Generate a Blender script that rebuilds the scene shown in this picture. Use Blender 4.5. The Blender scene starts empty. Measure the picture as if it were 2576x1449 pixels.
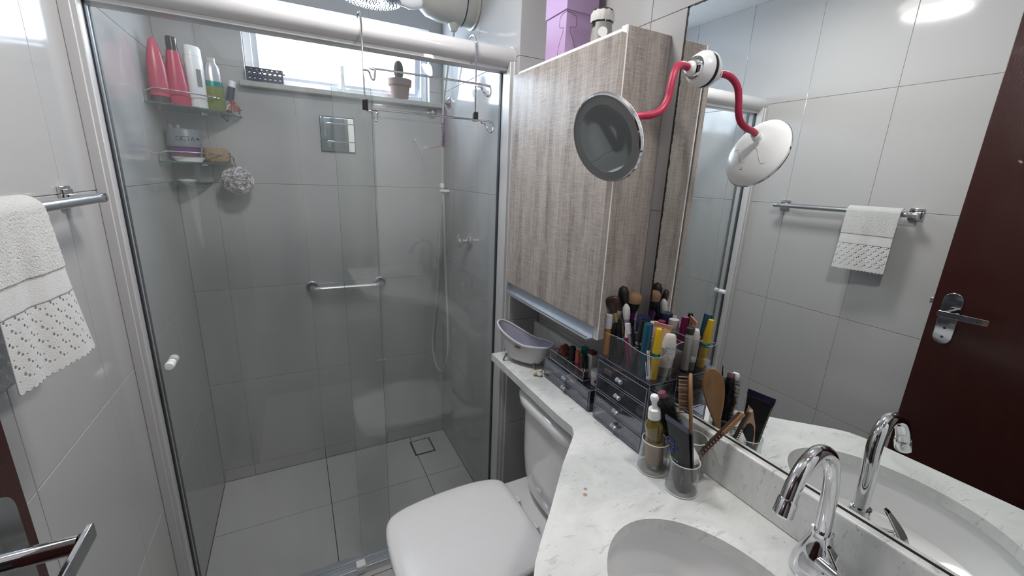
import bpy, bmesh, math, random
from mathutils import Vector, Matrix, noise
random.seed(7)
D = bpy.data
COL = bpy.context.scene.collection
sc = bpy.context.scene

# ------------------------------------------------------------------ camera
cam_d = D.cameras.new('camera'); cam = D.objects.new('camera', cam_d); COL.objects.link(cam)
cam_d.sensor_fit = 'HORIZONTAL'; cam_d.sensor_width = 36.0
cam_d.lens = 1043.636 / 2576 * 36.0
cam_d.clip_start = 0.01; cam_d.clip_end = 60
_r = Vector((0.88948485, -0.45526912, 0.03932852)); _u = Vector((0.08334939, 0.2462591, 0.96561345)); _f = Vector((0.44929899, 0.85562053, -0.25699014))
cam.matrix_world = Matrix(((_r.x, _u.x, -_f.x, 0.4278), (_r.y, _u.y, -_f.y, 0.0), (_r.z, _u.z, -_f.z, 1.5409), (0, 0, 0, 1)))
sc.camera = cam

# ------------------------------------------------------------------ world, lights, exposure
sc.view_settings.view_transform = 'Standard'; sc.view_settings.look = 'None'
sc.view_settings.gamma = 1.0; sc.view_settings.use_curve_mapping = False
sc.view_settings.exposure = 0.16
w = D.worlds.new('overcast_sky'); sc.world = w; w.use_nodes = True
bg = w.node_tree.nodes['Background']; bg.inputs[0].default_value = (0.72, 0.83, 1.0, 1); bg.inputs[1].default_value = 26.0

def area(name, loc, rot, size, power, color, shape='DISK', sy=None):
    l = D.lights.new(name, 'AREA'); l.shape = shape; l.size = size; l.energy = power; l.color = color
    if sy: l.size_y = sy
    o = D.objects.new(name, l); COL.objects.link(o); o.location = loc; o.rotation_euler = rot
    return o
CEIL_P, WALL_P = 7.6, 6.6
area('ceiling_lamp_light', (0.60, 1.06, 2.355), (0, 0, 0), 0.24, CEIL_P, (1.0, 0.98, 0.965))
area('wall_lamp_light', (1.165, 0.34, 2.15), (0, math.radians(62), 0), 0.13, WALL_P, (1.0, 0.97, 0.955))
portal = area('window_portal', (0.68, 2.32, 2.04), (math.radians(-90), 0, 0), 0.80, 1, (1, 1, 1), 'RECTANGLE', 0.36)
try: portal.data.cycles.is_portal = True
except Exception: pass

# ------------------------------------------------------------------ materials
MATS = {}
def srgb(h):
    h = h.lstrip('#'); c = [int(h[i:i+2], 16) / 255 for i in (0, 2, 4)]
    return tuple(x / 12.92 if x <= 0.04045 else ((x + 0.055) / 1.055) ** 2.4 for x in c) + (1,)
def col(c): return srgb(c) if isinstance(c, str) else (tuple(c) + (1,) if len(c) == 3 else tuple(c))
def mat(name, color, rough=0.4, metal=0.0, spec=0.5, var=0.06, vs=30.0, bump=0.0, bs=200.0, coat=0.0, trans=0.0, sheen=0.0, stretch=(1, 1, 1), sss=0.0, ior=None):
    m = D.materials.new(name); m.use_nodes = True; nt = m.node_tree; b = nt.nodes['Principled BSDF']
    c = col(color)
    tc = nt.nodes.new('ShaderNodeTexCoord'); mp = nt.nodes.new('ShaderNodeMapping'); mp.inputs['Scale'].default_value = stretch
    geo = nt.nodes.new('ShaderNodeNewGeometry')
    nt.links.new(geo.outputs['Position'], mp.inputs[0])
    n = nt.nodes.new('ShaderNodeTexNoise'); n.inputs['Scale'].default_value = vs; n.inputs['Detail'].default_value = 4
    nt.links.new(mp.outputs[0], n.inputs['Vector'])
    mx = nt.nodes.new('ShaderNodeMix'); mx.data_type = 'RGBA'
    mx.inputs[6].default_value = tuple(x * (1 - var) for x in c[:3]) + (1,); mx.inputs[7].default_value = tuple(min(1, x * (1 + var)) for x in c[:3]) + (1,)
    nt.links.new(n.outputs['Fac'], mx.inputs[0]); nt.links.new(mx.outputs[2], b.inputs['Base Color'])
    b.inputs['Roughness'].default_value = rough; b.inputs['Metallic'].default_value = metal; b.inputs['Specular IOR Level'].default_value = spec
    b.inputs['Coat Weight'].default_value = coat; b.inputs['Transmission Weight'].default_value = trans
    b.inputs['Sheen Weight'].default_value = sheen
    if ior: b.inputs['IOR'].default_value = ior
    if bump:
        n2 = nt.nodes.new('ShaderNodeTexNoise'); n2.inputs['Scale'].default_value = bs; n2.inputs['Detail'].default_value = 3
        nt.links.new(mp.outputs[0], n2.inputs['Vector'])
        bp = nt.nodes.new('ShaderNodeBump'); bp.inputs['Strength'].default_value = 1.0; bp.inputs['Distance'].default_value = bump
        nt.links.new(n2.outputs['Fac'], bp.inputs['Height']); nt.links.new(bp.outputs[0], b.inputs['Normal'])
    MATS[name] = m
    return m
def thin(name, tint, rough=0.0, haze=0.0, hazecol=(0.8, 0.8, 0.8), gain=1.0):
    """thin clear sheet: tinted straight transmission plus Fresnel reflection, optional frosting"""
    m = D.materials.new(name); m.use_nodes = True; nt = m.node_tree; nt.nodes.clear()
    out = nt.nodes.new('ShaderNodeOutputMaterial'); tr = nt.nodes.new('ShaderNodeBsdfTransparent'); gl = nt.nodes.new('ShaderNodeBsdfGlossy')
    tr.inputs[0].default_value = col(tint); gl.inputs['Roughness'].default_value = rough; gl.inputs[0].default_value = (gain, gain, gain, 1)
    geo = nt.nodes.new('ShaderNodeNewGeometry'); fr = nt.nodes.new('ShaderNodeFresnel'); mi = nt.nodes.new('ShaderNodeMix')
    mi.inputs[2].default_value = 1.5; mi.inputs[3].default_value = 1 / 1.5
    nt.links.new(geo.outputs['Backfacing'], mi.inputs[0]); nt.links.new(mi.outputs[0], fr.inputs['IOR'])
    ms = nt.nodes.new('ShaderNodeMixShader'); nt.links.new(fr.outputs[0], ms.inputs[0])
    nt.links.new(tr.outputs[0], ms.inputs[1]); nt.links.new(gl.outputs[0], ms.inputs[2])
    last = ms
    if haze:
        df = nt.nodes.new('ShaderNodeBsdfDiffuse'); df.inputs[0].default_value = col(hazecol)
        nz = nt.nodes.new('ShaderNodeTexNoise'); nz.inputs['Scale'].default_value = 9; nz.inputs['Detail'].default_value = 6
        mp = nt.nodes.new('ShaderNodeMapping'); mp.inputs['Scale'].default_value = (1, 1, 0.22)
        nt.links.new(geo.outputs['Position'], mp.inputs[0]); nt.links.new(mp.outputs[0], nz.inputs['Vector'])
        mr = nt.nodes.new('ShaderNodeMapRange'); mr.inputs[1].default_value = 0.35; mr.inputs[2].default_value = 0.75
        mr.inputs[3].default_value = haze * 0.4; mr.inputs[4].default_value = haze * 1.6
        nt.links.new(nz.outputs['Fac'], mr.inputs[0])
        m2 = nt.nodes.new('ShaderNodeMixShader'); nt.links.new(mr.outputs[0], m2.inputs[0])
        nt.links.new(ms.outputs[0], m2.inputs[1]); nt.links.new(df.outputs[0], m2.inputs[2]); last = m2
    nt.links.new(last.outputs[0], out.inputs[0]); MATS[name] = m
    return m
def emit(name, color, s):
    m = D.materials.new(name); m.use_nodes = True; nt = m.node_tree; b = nt.nodes['Principled BSDF']
    b.inputs['Base Color'].default_value = (0.9, 0.9, 0.9, 1); b.inputs['Emission Color'].default_value = col(color); b.inputs['Emission Strength'].default_value = s
    return m

TILE = mat('glazed_tile', (0.425, 0.422, 0.42), rough=0.09, var=0.025, vs=1.5, bump=0.0006, bs=5, spec=0.45)
GROUT = mat('wall_grout', (0.56, 0.545, 0.53), rough=0.8, var=0.12, vs=20)
FTILE = mat('floor_tile', (0.56, 0.555, 0.54), rough=0.35, var=0.05, vs=4, bump=0.0004, bs=30)
FGROUT = mat('floor_grout', (0.055, 0.055, 0.055), rough=0.9, var=0.3)
PAINT = mat('ceiling_paint', (0.74, 0.73, 0.72), rough=0.8, bump=0.0005, bs=80)
HALL = mat('hall_paint', (0.22, 0.2, 0.19), rough=0.8)
CHROME = mat('chrome', (0.70, 0.70, 0.72), rough=0.06, metal=1, var=0.02)
STEEL = mat('brushed_steel', (0.62, 0.63, 0.64), rough=0.27, metal=1, var=0.05, bump=0.0002, bs=150)
ALU = mat('satin_aluminium', (0.66, 0.69, 0.74), rough=0.35, metal=0.85, var=0.04)
WHITEALU = mat('white_lacquered_aluminium', (0.50, 0.50, 0.505), rough=0.34, var=0.03, coat=0.3)
CERAM = mat('white_ceramic', (0.80, 0.80, 0.80), rough=0.08, var=0.02, coat=0.4)
SEATP = mat('white_seat_plastic', (0.80, 0.80, 0.81), rough=0.22, var=0.015)
WHITEP = mat('white_plastic', (0.82, 0.82, 0.83), rough=0.25, var=0.02)
BEIGEP = mat('aged_white_plastic', (0.44, 0.44, 0.40), rough=0.4, var=0.06)
BLACKP = mat('black_plastic', (0.012, 0.012, 0.014), rough=0.22, var=0.2)
BLACKM = mat('matte_black', (0.012, 0.013, 0.016), rough=0.5, var=0.2)
NAVY = mat('navy_plastic', (0.012, 0.014, 0.05), rough=0.25, var=0.1)
RUBBER = mat('dark_gasket', (0.02, 0.022, 0.03), rough=0.6)
GLASS = thin('shower_glass', (0.976, 0.986, 0.981), haze=0.05, hazecol=(0.66, 0.69, 0.68))
GEDGE = mat('glass_edge', (0.05, 0.11, 0.10), rough=0.1, coat=0.5)
WGLASS = thin('window_glass', (0.95, 0.97, 0.97))
SILLM = mat('grey_stone_sill', (0.36, 0.37, 0.355), rough=0.5, var=0.2, vs=60)
SHELFG = thin('shelf_glass', (0.72, 0.82, 0.80))
ACRYL = thin('clear_acrylic', (0.96, 0.965, 0.98), haze=0.012)
ACRYLT = thin('smoky_acrylic', (0.93, 0.94, 0.975), haze=0.012, hazecol=(0.5, 0.52, 0.6))
ACEDGE = mat('acrylic_edge', (0.17, 0.18, 0.24), rough=0.12, coat=0.4)
ACLIGHT = mat('acrylic_light_edge', (0.36, 0.37, 0.41), rough=0.1, coat=0.4)
CUPP = thin('cloudy_cup_plastic', (0.93, 0.935, 0.93), rough=0.1, haze=0.07, hazecol=(0.75, 0.76, 0.76))
CUPRIM = mat('cup_rim', (0.62, 0.63, 0.62), rough=0.2)
TERRA = mat('terracotta', (0.20, 0.115, 0.10), rough=0.8, var=0.15, vs=60)
CACTUS = mat('cactus_green', (0.045, 0.05, 0.042), rough=0.8, var=0.4, vs=150)
SOIL = mat('soil', (0.06, 0.045, 0.035), rough=0.95, var=0.4)
DOORW = mat('dark_red_varnished_wood', (0.028, 0.0045, 0.003), rough=0.30, var=0.35, vs=14, stretch=(6, 6, 0.5), coat=0.25, bump=0.0003, bs=90)
CORALR = mat('coral_red_rubber', (0.38, 0.016, 0.058), rough=0.45, var=0.08)
PINK = mat('pink_bottle', (0.50, 0.048, 0.105), rough=0.3, var=0.08)
PURPLE = mat('purple_plastic', (0.14, 0.02, 0.17), rough=0.3, var=0.15)
GREEN = mat('green_gel', (0.17, 0.20, 0.03), rough=0.25, var=0.1)
OCTAG = mat('grey_lid', (0.19, 0.21, 0.23), rough=0.35)
OCTAP = mat('mauve_jar', (0.17, 0.065, 0.085), rough=0.35)
SPONGE = mat('tan_sponge', (0.30, 0.205, 0.115), rough=0.95, var=0.3, vs=90, bump=0.004, bs=140)
PUFFM = mat('white_mesh_puff', (0.70, 0.66, 0.68), rough=0.7, var=0.15, vs=80)
BROWN = mat('dark_brown', (0.04, 0.015, 0.012), rough=0.4)
REDR = mat('red_rubber', (0.35, 0.03, 0.035), rough=0.5)
TOWEL = mat('white_terry', (0.52, 0.52, 0.505), rough=0.95, var=0.08, vs=300, bump=0.0022, bs=420, sheen=0.4)
TOWELB = mat('white_cotton', (0.56, 0.56, 0.555), rough=0.9, var=0.05, vs=150, bump=0.0008, bs=500)
LILAC = mat('lilac_card', (0.44, 0.30, 0.50), rough=0.55, var=0.05, vs=200)
LINE = mat('dark_print', (0.06, 0.03, 0.06), rough=0.6)
WAX = mat('candle_wax', (0.62, 0.60, 0.55), rough=0.5)
JARG = thin('jar_glass', (0.85, 0.85, 0.83))
LABELG = mat('grey_label', (0.22, 0.22, 0.21), rough=0.5)
LABELW = mat('white_label', (0.68, 0.67, 0.65), rough=0.5)
LACEM = mat('gauze', (0.55, 0.55, 0.53), rough=0.8, var=0.3, vs=150)
TUBW = mat('white_enamel', (0.58, 0.575, 0.60), rough=0.15, coat=0.4)
TUBI = mat('lilac_enamel', (0.40, 0.40, 0.50), rough=0.3)
PEWTER = mat('pewter', (0.35, 0.34, 0.33), rough=0.3, metal=1)
GOLD = mat('gold_label', (0.42, 0.33, 0.12), rough=0.4, metal=0.4)
INK = mat('brown_ink', (0.05, 0.03, 0.01), rough=0.6)
BRISTLE = mat('black_bristle', (0.008, 0.008, 0.009), rough=0.55)
BEECH = mat('varnished_beech', (0.31, 0.16, 0.065), rough=0.28, var=0.25, vs=40, stretch=(4, 4, 0.6), coat=0.4)
PIN = mat('wooden_pin', (0.24, 0.14, 0.085), rough=0.45, var=0.2)
CUSHION = mat('brown_cushion', (0.05, 0.025, 0.018), rough=0.6)
TANHAIR = mat('tan_bristles', (0.34, 0.19, 0.105), rough=0.8, var=0.25, vs=400, bump=0.002, bs=600)
OLIVEG = thin('olive_oil_glass', (0.50, 0.42, 0.07), haze=0.5, hazecol=(0.20, 0.16, 0.03))
OLIVE2 = mat('olive_oil', (0.20, 0.15, 0.025), rough=0.15, coat=0.6, trans=0.25)
KRAFT = mat('brown_label', (0.30, 0.19, 0.11), rough=0.5, var=0.35, vs=160)
YELLOW = mat('yellow_plastic', (0.58, 0.38, 0.012), rough=0.35, var=0.08)
TEAL = mat('teal_plastic', (0.006, 0.060, 0.100), rough=0.25, var=0.1)
TEALM = mat('teal_metal_band', (0.01, 0.22, 0.20), rough=0.25, metal=0.7)
ORANGE = mat('orange_plastic', (0.50, 0.20, 0.03), rough=0.35)
SILVERH = mat('worn_clear_plastic', (0.22, 0.22, 0.24), rough=0.2, var=0.3, vs=200)
CLEARW = mat('cloudy_clear_cap', (0.60, 0.60, 0.66), rough=0.25)
MAGENTA = mat('magenta_plastic', (0.18, 0.008, 0.07), rough=0.3)
PEACH = mat('peach_tube', (0.58, 0.34, 0.245), rough=0.4, var=0.04)
COPPER = mat('rose_crimp', (0.50, 0.26, 0.17), rough=0.4, metal=0.2)
SILVER = mat('silver_plastic', (0.50, 0.50, 0.51), rough=0.25, metal=0.6)
CREAMW = mat('cream_white_plastic', (0.62, 0.585, 0.54), rough=0.35)
TEALINK = mat('teal_ink', (0.10, 0.28, 0.34), rough=0.5)
BLUEINK = mat('blue_ink', (0.03, 0.06, 0.32), rough=0.5)
GREYINK = mat('grey_ink', (0.20, 0.20, 0.20), rough=0.5)
LIGHTINK = mat('light_ink', (0.40, 0.41, 0.43), rough=0.5)
CORALL = mat('coral_lip_colour', (0.60, 0.13, 0.10), rough=0.3)
MAROON = mat('maroon_card', (0.13, 0.01, 0.03), rough=0.45)
SCRUN = mat('rust_velvet', (0.16, 0.03, 0.008), rough=0.8, var=0.5, vs=120, sheen=0.5)
PALEP = mat('pale_pink_plastic', (0.52, 0.42, 0.42), rough=0.3)
OLIVED = mat('dark_olive_plastic', (0.03, 0.035, 0.03), rough=0.35)
CREAMS = mat('cream_scrap', (0.62, 0.58, 0.48), rough=0.8, var=0.2, vs=100)
DARKPOW = mat('dark_powder', (0.035, 0.04, 0.05), rough=0.5)
NUDE = mat('nude_powder', (0.42, 0.30, 0.24), rough=0.6)
WEAR = mat('mirror_wear', (0.018, 0.012, 0.011), rough=0.7, var=0.4, vs=200)
PUTTY = mat('grey_white_putty', (0.5, 0.49, 0.47), rough=0.8)
MIRROR = mat('mirror_silver', (0.84, 0.86, 0.85), rough=0.0, metal=1, var=0.0)
MIRROR2 = mat('dim_mirror_silver', (0.68, 0.70, 0.69), rough=0.02, metal=1, var=0.0)
RINGD = mat('grey_diffuser_ring', (0.20, 0.205, 0.205), rough=0.35, coat=0.4)
LAMPM = emit('lamp_diffuser', (1.0, 0.96, 0.93), 9.0)

def wood_mat():
    m = D.materials.new('grey_oak_laminate'); m.use_nodes = True; nt = m.node_tree; b = nt.nodes['Principled BSDF']
    geo = nt.nodes.new('ShaderNodeNewGeometry')
    def nz(scale, st, det=5):
        mp = nt.nodes.new('ShaderNodeMapping'); mp.inputs['Scale'].default_value = st; nt.links.new(geo.outputs['Position'], mp.inputs[0])
        n = nt.nodes.new('ShaderNodeTexNoise'); n.inputs['Scale'].default_value = scale; n.inputs['Detail'].default_value = det; n.inputs['Roughness'].default_value = 0.6
        nt.links.new(mp.outputs[0], n.inputs['Vector']); return n.outputs['Fac']
    a = nz(14, (1.6, 1.6, 0.16)); bq = nz(120, (2.2, 2.2, 0.12)); c = nz(110, (0.25, 0.25, 4.0), 3)
    def mul(x, y, op='MULTIPLY'):
        k = nt.nodes.new('ShaderNodeMath'); k.operation = op
        nt.links.new(x, k.inputs[0])
        if isinstance(y, float): k.inputs[1].default_value = y
        else: nt.links.new(y, k.inputs[1])
        return k.outputs[0]
    s = mul(mul(mul(a, 0.5), mul(bq, 0.38), 'ADD'), mul(c, 0.32), 'ADD')
    cr = nt.nodes.new('ShaderNodeValToRGB'); nt.links.new(s, cr.inputs[0])
    e = cr.color_ramp.elements; e[0].position = 0.42; e[0].color = (0.13, 0.105, 0.092, 1); e[1].position = 0.76; e[1].color = (0.50, 0.455, 0.42, 1)
    k = cr.color_ramp.elements.new(0.57); k.color = (0.32, 0.28, 0.255, 1)
    nt.links.new(cr.outputs[0], b.inputs['Base Color']); b.inputs['Roughness'].default_value = 0.45
    bp = nt.nodes.new('ShaderNodeBump'); bp.inputs['Distance'].default_value = 0.0006; nt.links.new(s, bp.inputs['Height']); nt.links.new(bp.outputs[0], b.inputs['Normal'])
    return m
WOOD = wood_mat()
def marble_mat():
    m = D.materials.new('white_marble'); m.use_nodes = True; nt = m.node_tree; b = nt.nodes['Principled BSDF']
    geo = nt.nodes.new('ShaderNodeNewGeometry')
    def nz(scale, st, rot=0.6, det=6, dist=0.6):
        mp = nt.nodes.new('ShaderNodeMapping'); mp.inputs['Scale'].default_value = st; mp.inputs['Rotation'].default_value = (0, 0, rot)
        nt.links.new(geo.outputs['Position'], mp.inputs[0])
        n = nt.nodes.new('ShaderNodeTexNoise'); n.inputs['Scale'].default_value = scale; n.inputs['Detail'].default_value = det; n.inputs['Distortion'].default_value = dist
        n.inputs['Roughness'].default_value = 0.62
        nt.links.new(mp.outputs[0], n.inputs['Vector']); return n.outputs['Fac']
    def ramp(f, p0, c0, p1, c1):
        r = nt.nodes.new('ShaderNodeValToRGB'); nt.links.new(f, r.inputs[0]); e = r.color_ramp.elements
        e[0].position = p0; e[0].color = c0; e[1].position = p1; e[1].color = c1; return r.outputs[0]
    def mix(fac, a, c):
        x = nt.nodes.new('ShaderNodeMix'); x.data_type = 'RGBA'; nt.links.new(fac, x.inputs[0])
        for s, v in ((6, a), (7, c)):
            if isinstance(v, tuple): x.inputs[s].default_value = v
            else: nt.links.new(v, x.inputs[s])
        return x.outputs[2]
    base = ramp(nz(5, (1, 1.8, 1)), 0.3, (0.55, 0.575, 0.56, 1), 0.65, (0.77, 0.775, 0.765, 1))
    v1 = ramp(nz(26, (0.8, 2.6, 1), 0.9), 0.60, (0, 0, 0, 1), 0.74, (1, 1, 1, 1))
    v2 = ramp(nz(55, (0.8, 2.2, 1), 0.8, 4), 0.66, (0, 0, 0, 1), 0.73, (1, 1, 1, 1))
    x = mix(v1, base, (0.43, 0.42, 0.35, 1)); x = mix(v2, x, (0.25, 0.26, 0.23, 1))
    # two rust stains in the stone beside the basin
    st = None
    for (px, py, rr) in ((0.957, 0.613, 0.0055), (0.946, 0.599, 0.007)):
        vm = nt.nodes.new('ShaderNodeVectorMath'); vm.operation = 'DISTANCE'; nt.links.new(geo.outputs['Position'], vm.inputs[0]); vm.inputs[1].default_value = (px, py, 0.87)
        mr = nt.nodes.new('ShaderNodeMapRange'); mr.inputs[1].default_value = rr; mr.inputs[2].default_value = rr * 0.4; mr.inputs[3].default_value = 0; mr.inputs[4].default_value = 0.8
        nt.links.new(vm.outputs['Value'], mr.inputs[0]); x = mix(mr.outputs[0], x, (0.36, 0.16, 0.09, 1))
    nt.links.new(x, b.inputs['Base Color']); b.inputs['Roughness'].default_value = 0.22
    return m
MARBLE = marble_mat()

# ------------------------------------------------------------------ mesh helpers
def frame(o, z=(0, 0, 1), x=(1, 0, 0)):
    z = Vector(z).normalized(); x = Vector(x); x = (x - z * x.dot(z)).normalized(); y = z.cross(x)
    return Matrix(((x.x, y.x, z.x, o[0]), (x.y, y.y, z.y, o[1]), (x.z, y.z, z.z, o[2]), (0, 0, 0, 1)))
class MB:
    def __init__(s, M=None): s.v = []; s.f = []; s.M = M
    def add(s, vs, fs, M=None):
        M = M or s.M; n = len(s.v)
        s.v += [M @ Vector(p) if M else Vector(p) for p in vs]; s.f += [tuple(i + n for i in f) for f in fs]; return s
    def box(s, x0, x1, y0, y1, z0, z1, M=None):
        return s.add([(x, y, z) for z in (z0, z1) for y in (y0, y1) for x in (x0, x1)],
                     [(0, 2, 3, 1), (4, 5, 7, 6), (0, 1, 5, 4), (2, 6, 7, 3), (0, 4, 6, 2), (1, 3, 7, 5)], M)
    def lathe(s, prof, n=28, M=None, c=(0, 0), sx=1, sy=1, fn=None):
        vs = []; fs = []; rings = []
        for (r, z) in prof:
            if r < 1e-6: rings.append([len(vs)]); vs.append((c[0], c[1], z))
            else:
                rings.append(list(range(len(vs), len(vs) + n)))
                for i in range(n):
                    a = 2 * math.pi * i / n; k = fn(a, z) if fn else 1
                    vs.append((c[0] + r * k * sx * math.cos(a), c[1] + r * k * sy * math.sin(a), z))
        for A, B in zip(rings, rings[1:]):
            if len(A) == 1 and len(B) == 1: continue
            for i in range(n):
                j = (i + 1) % n
                if len(A) == 1: fs.append((A[0], B[i], B[j])) if False else fs.append((A[0], B[j], B[i])[::-1])
                elif len(B) == 1: fs.append((A[i], A[j], B[0]))
                else: fs.append((A[i], A[j], B[j], B[i]))
        return s.add(vs, fs, M)
    def cyl(s, p, q, r, r2=None, n=16, M=None):
        p = Vector(p); q = Vector(q); L = (q - p).length; d = (q - p) / L
        F = frame(p, d, (1, 0, 0) if abs(d.x) < 0.9 else (0, 1, 0)); 
        if M: F = M @ F
        elif s.M: F = s.M @ F
        r2 = r if r2 is None else r2
        return s.lathe([(0, 0), (r, 0), (r2, L), (0, L)], n, F)
    def tube(s, pts, r, n=10, cap=True, closed=False):
        P = [Vector(p) for p in pts]; N = len(P); vs = []; fs = []; up = None
        for i in range(N):
            a = P[(i - 1) % N] if closed else P[max(i - 1, 0)]; b = P[(i + 1) % N] if closed else P[min(i + 1, N - 1)]
            t = (b - a).normalized()
            if up is None: up = t.orthogonal().normalized()
            up = (up - t * up.dot(t)).normalized(); q = t.cross(up); rr = r[i] if isinstance(r, (list, tuple)) else r
            vs += [P[i] + rr * (math.cos(2 * math.pi * k / n) * up + math.sin(2 * math.pi * k / n) * q) for k in range(n)]
        for i in range(N if closed else N - 1):
            j = (i + 1) % N
            for k in range(n): l = (k + 1) % n; fs.append((i * n + k, i * n + l, j * n + l, j * n + k))
        if cap and not closed: fs.append(tuple(range(n))[::-1]); fs.append(tuple((N - 1) * n + k for k in range(n)))
        return s.add(vs, fs)
    def prism(s, out, z0, z1, M=None):
        n = len(out); vs = [(x, y, z0) for x, y in out] + [(x, y, z1) for x, y in out]
        return s.add(vs, [tuple(range(n))[::-1], tuple(range(n, 2 * n))] + [(i, (i + 1) % n, n + (i + 1) % n, n + i) for i in range(n)], M)
    def ell(s, c, rx, ry, rz, n=20, m=12, M=None):
        return s.lathe([(math.sin(math.pi * i / m), -math.cos(math.pi * i / m) * 1.0) for i in range(m + 1)], n, (M or s.M or Matrix()) @ Matrix.Translation(c) @ Matrix.Diagonal((rx, ry, rz, 1)))
    def loft(s, rings, cap=True):
        n = len(rings[0]); vs = [p for r in rings for p in r]; fs = []
        for i in range(len(rings) - 1):
            for k in range(n): l = (k + 1) % n; fs.append((i * n + k, i * n + l, (i + 1) * n + l, (i + 1) * n + k))
        if cap: fs.append(tuple(range(n))[::-1]); fs.append(tuple((len(rings) - 1) * n + k for k in range(n)))
        return s.add(vs, fs)
def smoothpath(pts, k=6, closed=False):
    P = [Vector(p) for p in pts]; out = []; N = len(P)
    for i in range(N if closed else N - 1):
        if closed: a, b, c, d = P[(i - 1) % N], P[i], P[(i + 1) % N], P[(i + 2) % N]
        else: a, b, c, d = P[max(i - 1, 0)], P[i], P[i + 1], P[min(i + 2, N - 1)]
        for j in range(k):
            t = j / k; out.append(0.5 * ((2 * b) + (c - a) * t + (2 * a - 5 * b + 4 * c - d) * t * t + (3 * b - a - 3 * c + d) * t ** 3))
    if not closed: out.append(P[-1])
    return out
def rrect(w, h, r, n=5, cx=0, cy=0):
    o = []
    for sx, sy, a0 in ((1, 1, 0), (-1, 1, 90), (-1, -1, 180), (1, -1, 270)):
        for i in range(n + 1):
            a = math.radians(a0 + 90 * i / n); o.append((cx + sx * (w / 2 - r) + r * math.cos(a), cy + sy * (h / 2 - r) + r * math.sin(a)))
    return o
WORLD = {}
def put(o, loc, parent):
    if parent is not None: o.parent = parent; o.location = Vector(loc) - WORLD[parent.name]
    else: o.location = loc
    COL.objects.link(o); WORLD[o.name] = Vector(loc)
def finish(me, ang=35):
    bm = bmesh.new(); bm.from_mesh(me); bmesh.ops.recalc_face_normals(bm, faces=bm.faces); bm.to_mesh(me); bm.free()
    for p in me.polygons: p.use_smooth = True
    me.set_sharp_from_angle(angle=math.radians(ang))
def part(name, mb, m, parent=None, bevel=0.0, sub=0, seg=2, flat=False, recalc=True, ang=35, origin=None):
    xs = [v.x for v in mb.v]; ys = [v.y for v in mb.v]; zs = [v.z for v in mb.v]
    o0 = Vector(((min(xs) + max(xs)) / 2, (min(ys) + max(ys)) / 2, min(zs) if parent is None else (min(zs) + max(zs)) / 2))
    if origin: o0 = Vector(origin)
    me = D.meshes.new(name); me.from_pydata([v - o0 for v in mb.v], [], mb.f); me.validate()
    if recalc and not flat: finish(me, ang)
    elif recalc:
        bm = bmesh.new(); bm.from_mesh(me); bmesh.ops.recalc_face_normals(bm, faces=bm.faces); bm.to_mesh(me); bm.free()
    me.materials.append(m); o = D.objects.new(name, me); put(o, o0, parent)
    if bevel:
        b = o.modifiers.new('bevel', 'BEVEL'); b.width = bevel; b.segments = seg; b.limit_method = 'ANGLE'; b.angle_limit = math.radians(40); b.harden_normals = False
    if sub:
        q = o.modifiers.new('sub', 'SUBSURF'); q.levels = sub; q.render_levels = sub
    return o
def tag(o, label, cat, group=None):
    o['label'] = label; o['category'] = cat
    if group: o['group'] = group
    return o
def thing(name, label, cat, loc, group=None):
    o = D.objects.new(name, None); o.empty_display_size = 0.03; put(o, Vector(loc), None); return tag(o, label, cat, group)
def struct(name, mb, m, **k):
    o = part(name, mb, m, None, **k); o['kind'] = 'structure'; return o
def text(name, s, size, M, m, parent, ext=0.0002, align='CENTER', shear=0.0):
    cu = D.curves.new(name, 'FONT'); cu.body = s; cu.size = size; cu.extrude = ext; cu.align_x = align; cu.align_y = 'CENTER'; cu.shear = shear
    t = D.objects.new(name, cu); COL.objects.link(t); bpy.context.view_layer.update()
    me = D.meshes.new_from_object(t.evaluated_get(bpy.context.evaluated_depsgraph_get())); D.objects.remove(t)
    me.transform(M); mb = MB(); mb.v = [v.co.copy() for v in me.vertices]; mb.f = [tuple(p.vertices) for p in me.polygons]; D.meshes.remove(me)
    return part(name, mb, m, parent, flat=True)

# ------------------------------------------------------------------ room shell
W1, W2, YB, YR, YN, H = 1.14, 1.275, 2.206, 1.37, -0.20, 2.41
T = 0.003
ZR = [0.0, 0.066, 0.537, 0.997, 1.471, 1.938, H]
WX0, WX1, WZ0, WZ1 = 0.29, 1.075, 1.885, 2.212      # window opening
floor = struct('floor', MB().box(-0.12, 1.4, -1.7, YB + 0.12, -0.1, -T), FGROUT, flat=True)
ceil = struct('ceiling', MB().box(-0.12, 1.4, -1.7, YB + 0.12, H, H + 0.1), PAINT, flat=True)
wl = struct('wall_left', MB().box(-0.12, -T, -1.7, YB + 0.12, -0.1, H), GROUT, flat=True)
b = MB()
b.box(-T, WX0, YB + T, YB + 0.12, -T, H); b.box(WX1, W1 + T, YB + T, YB + 0.12, -T, H); b.box(WX0, WX1, YB + T, YB + 0.12, -T, WZ0 - 0.021); b.box(WX0, WX1, YB + T, YB + 0.12, WZ1, H)
wb = struct('wall_back', b, GROUT, flat=True)
wr = struct('wall_right', MB().box(W2 + T, 1.4, -1.7, YR + T, -T, H), GROUT, flat=True)
ws = struct('wall_shower_right', MB().box(W1 + T, 1.4, YR + T, YB + 0.12, -T, H), GROUT, flat=True)
b = MB(); b.box(-T, 0.10, YN - 0.1, YN, -T, H); b.box(0.93, W2 + T, YN - 0.1, YN, -T, H); b.box(0.10, 0.93, YN - 0.1, YN, 2.10, H)
wn = struct('wall_near', b, PAINT, flat=True)
wh = struct('wall_hall', MB().box(-0.12, 1.4, -1.7, -1.6, -T, H), HALL, flat=True)

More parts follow.
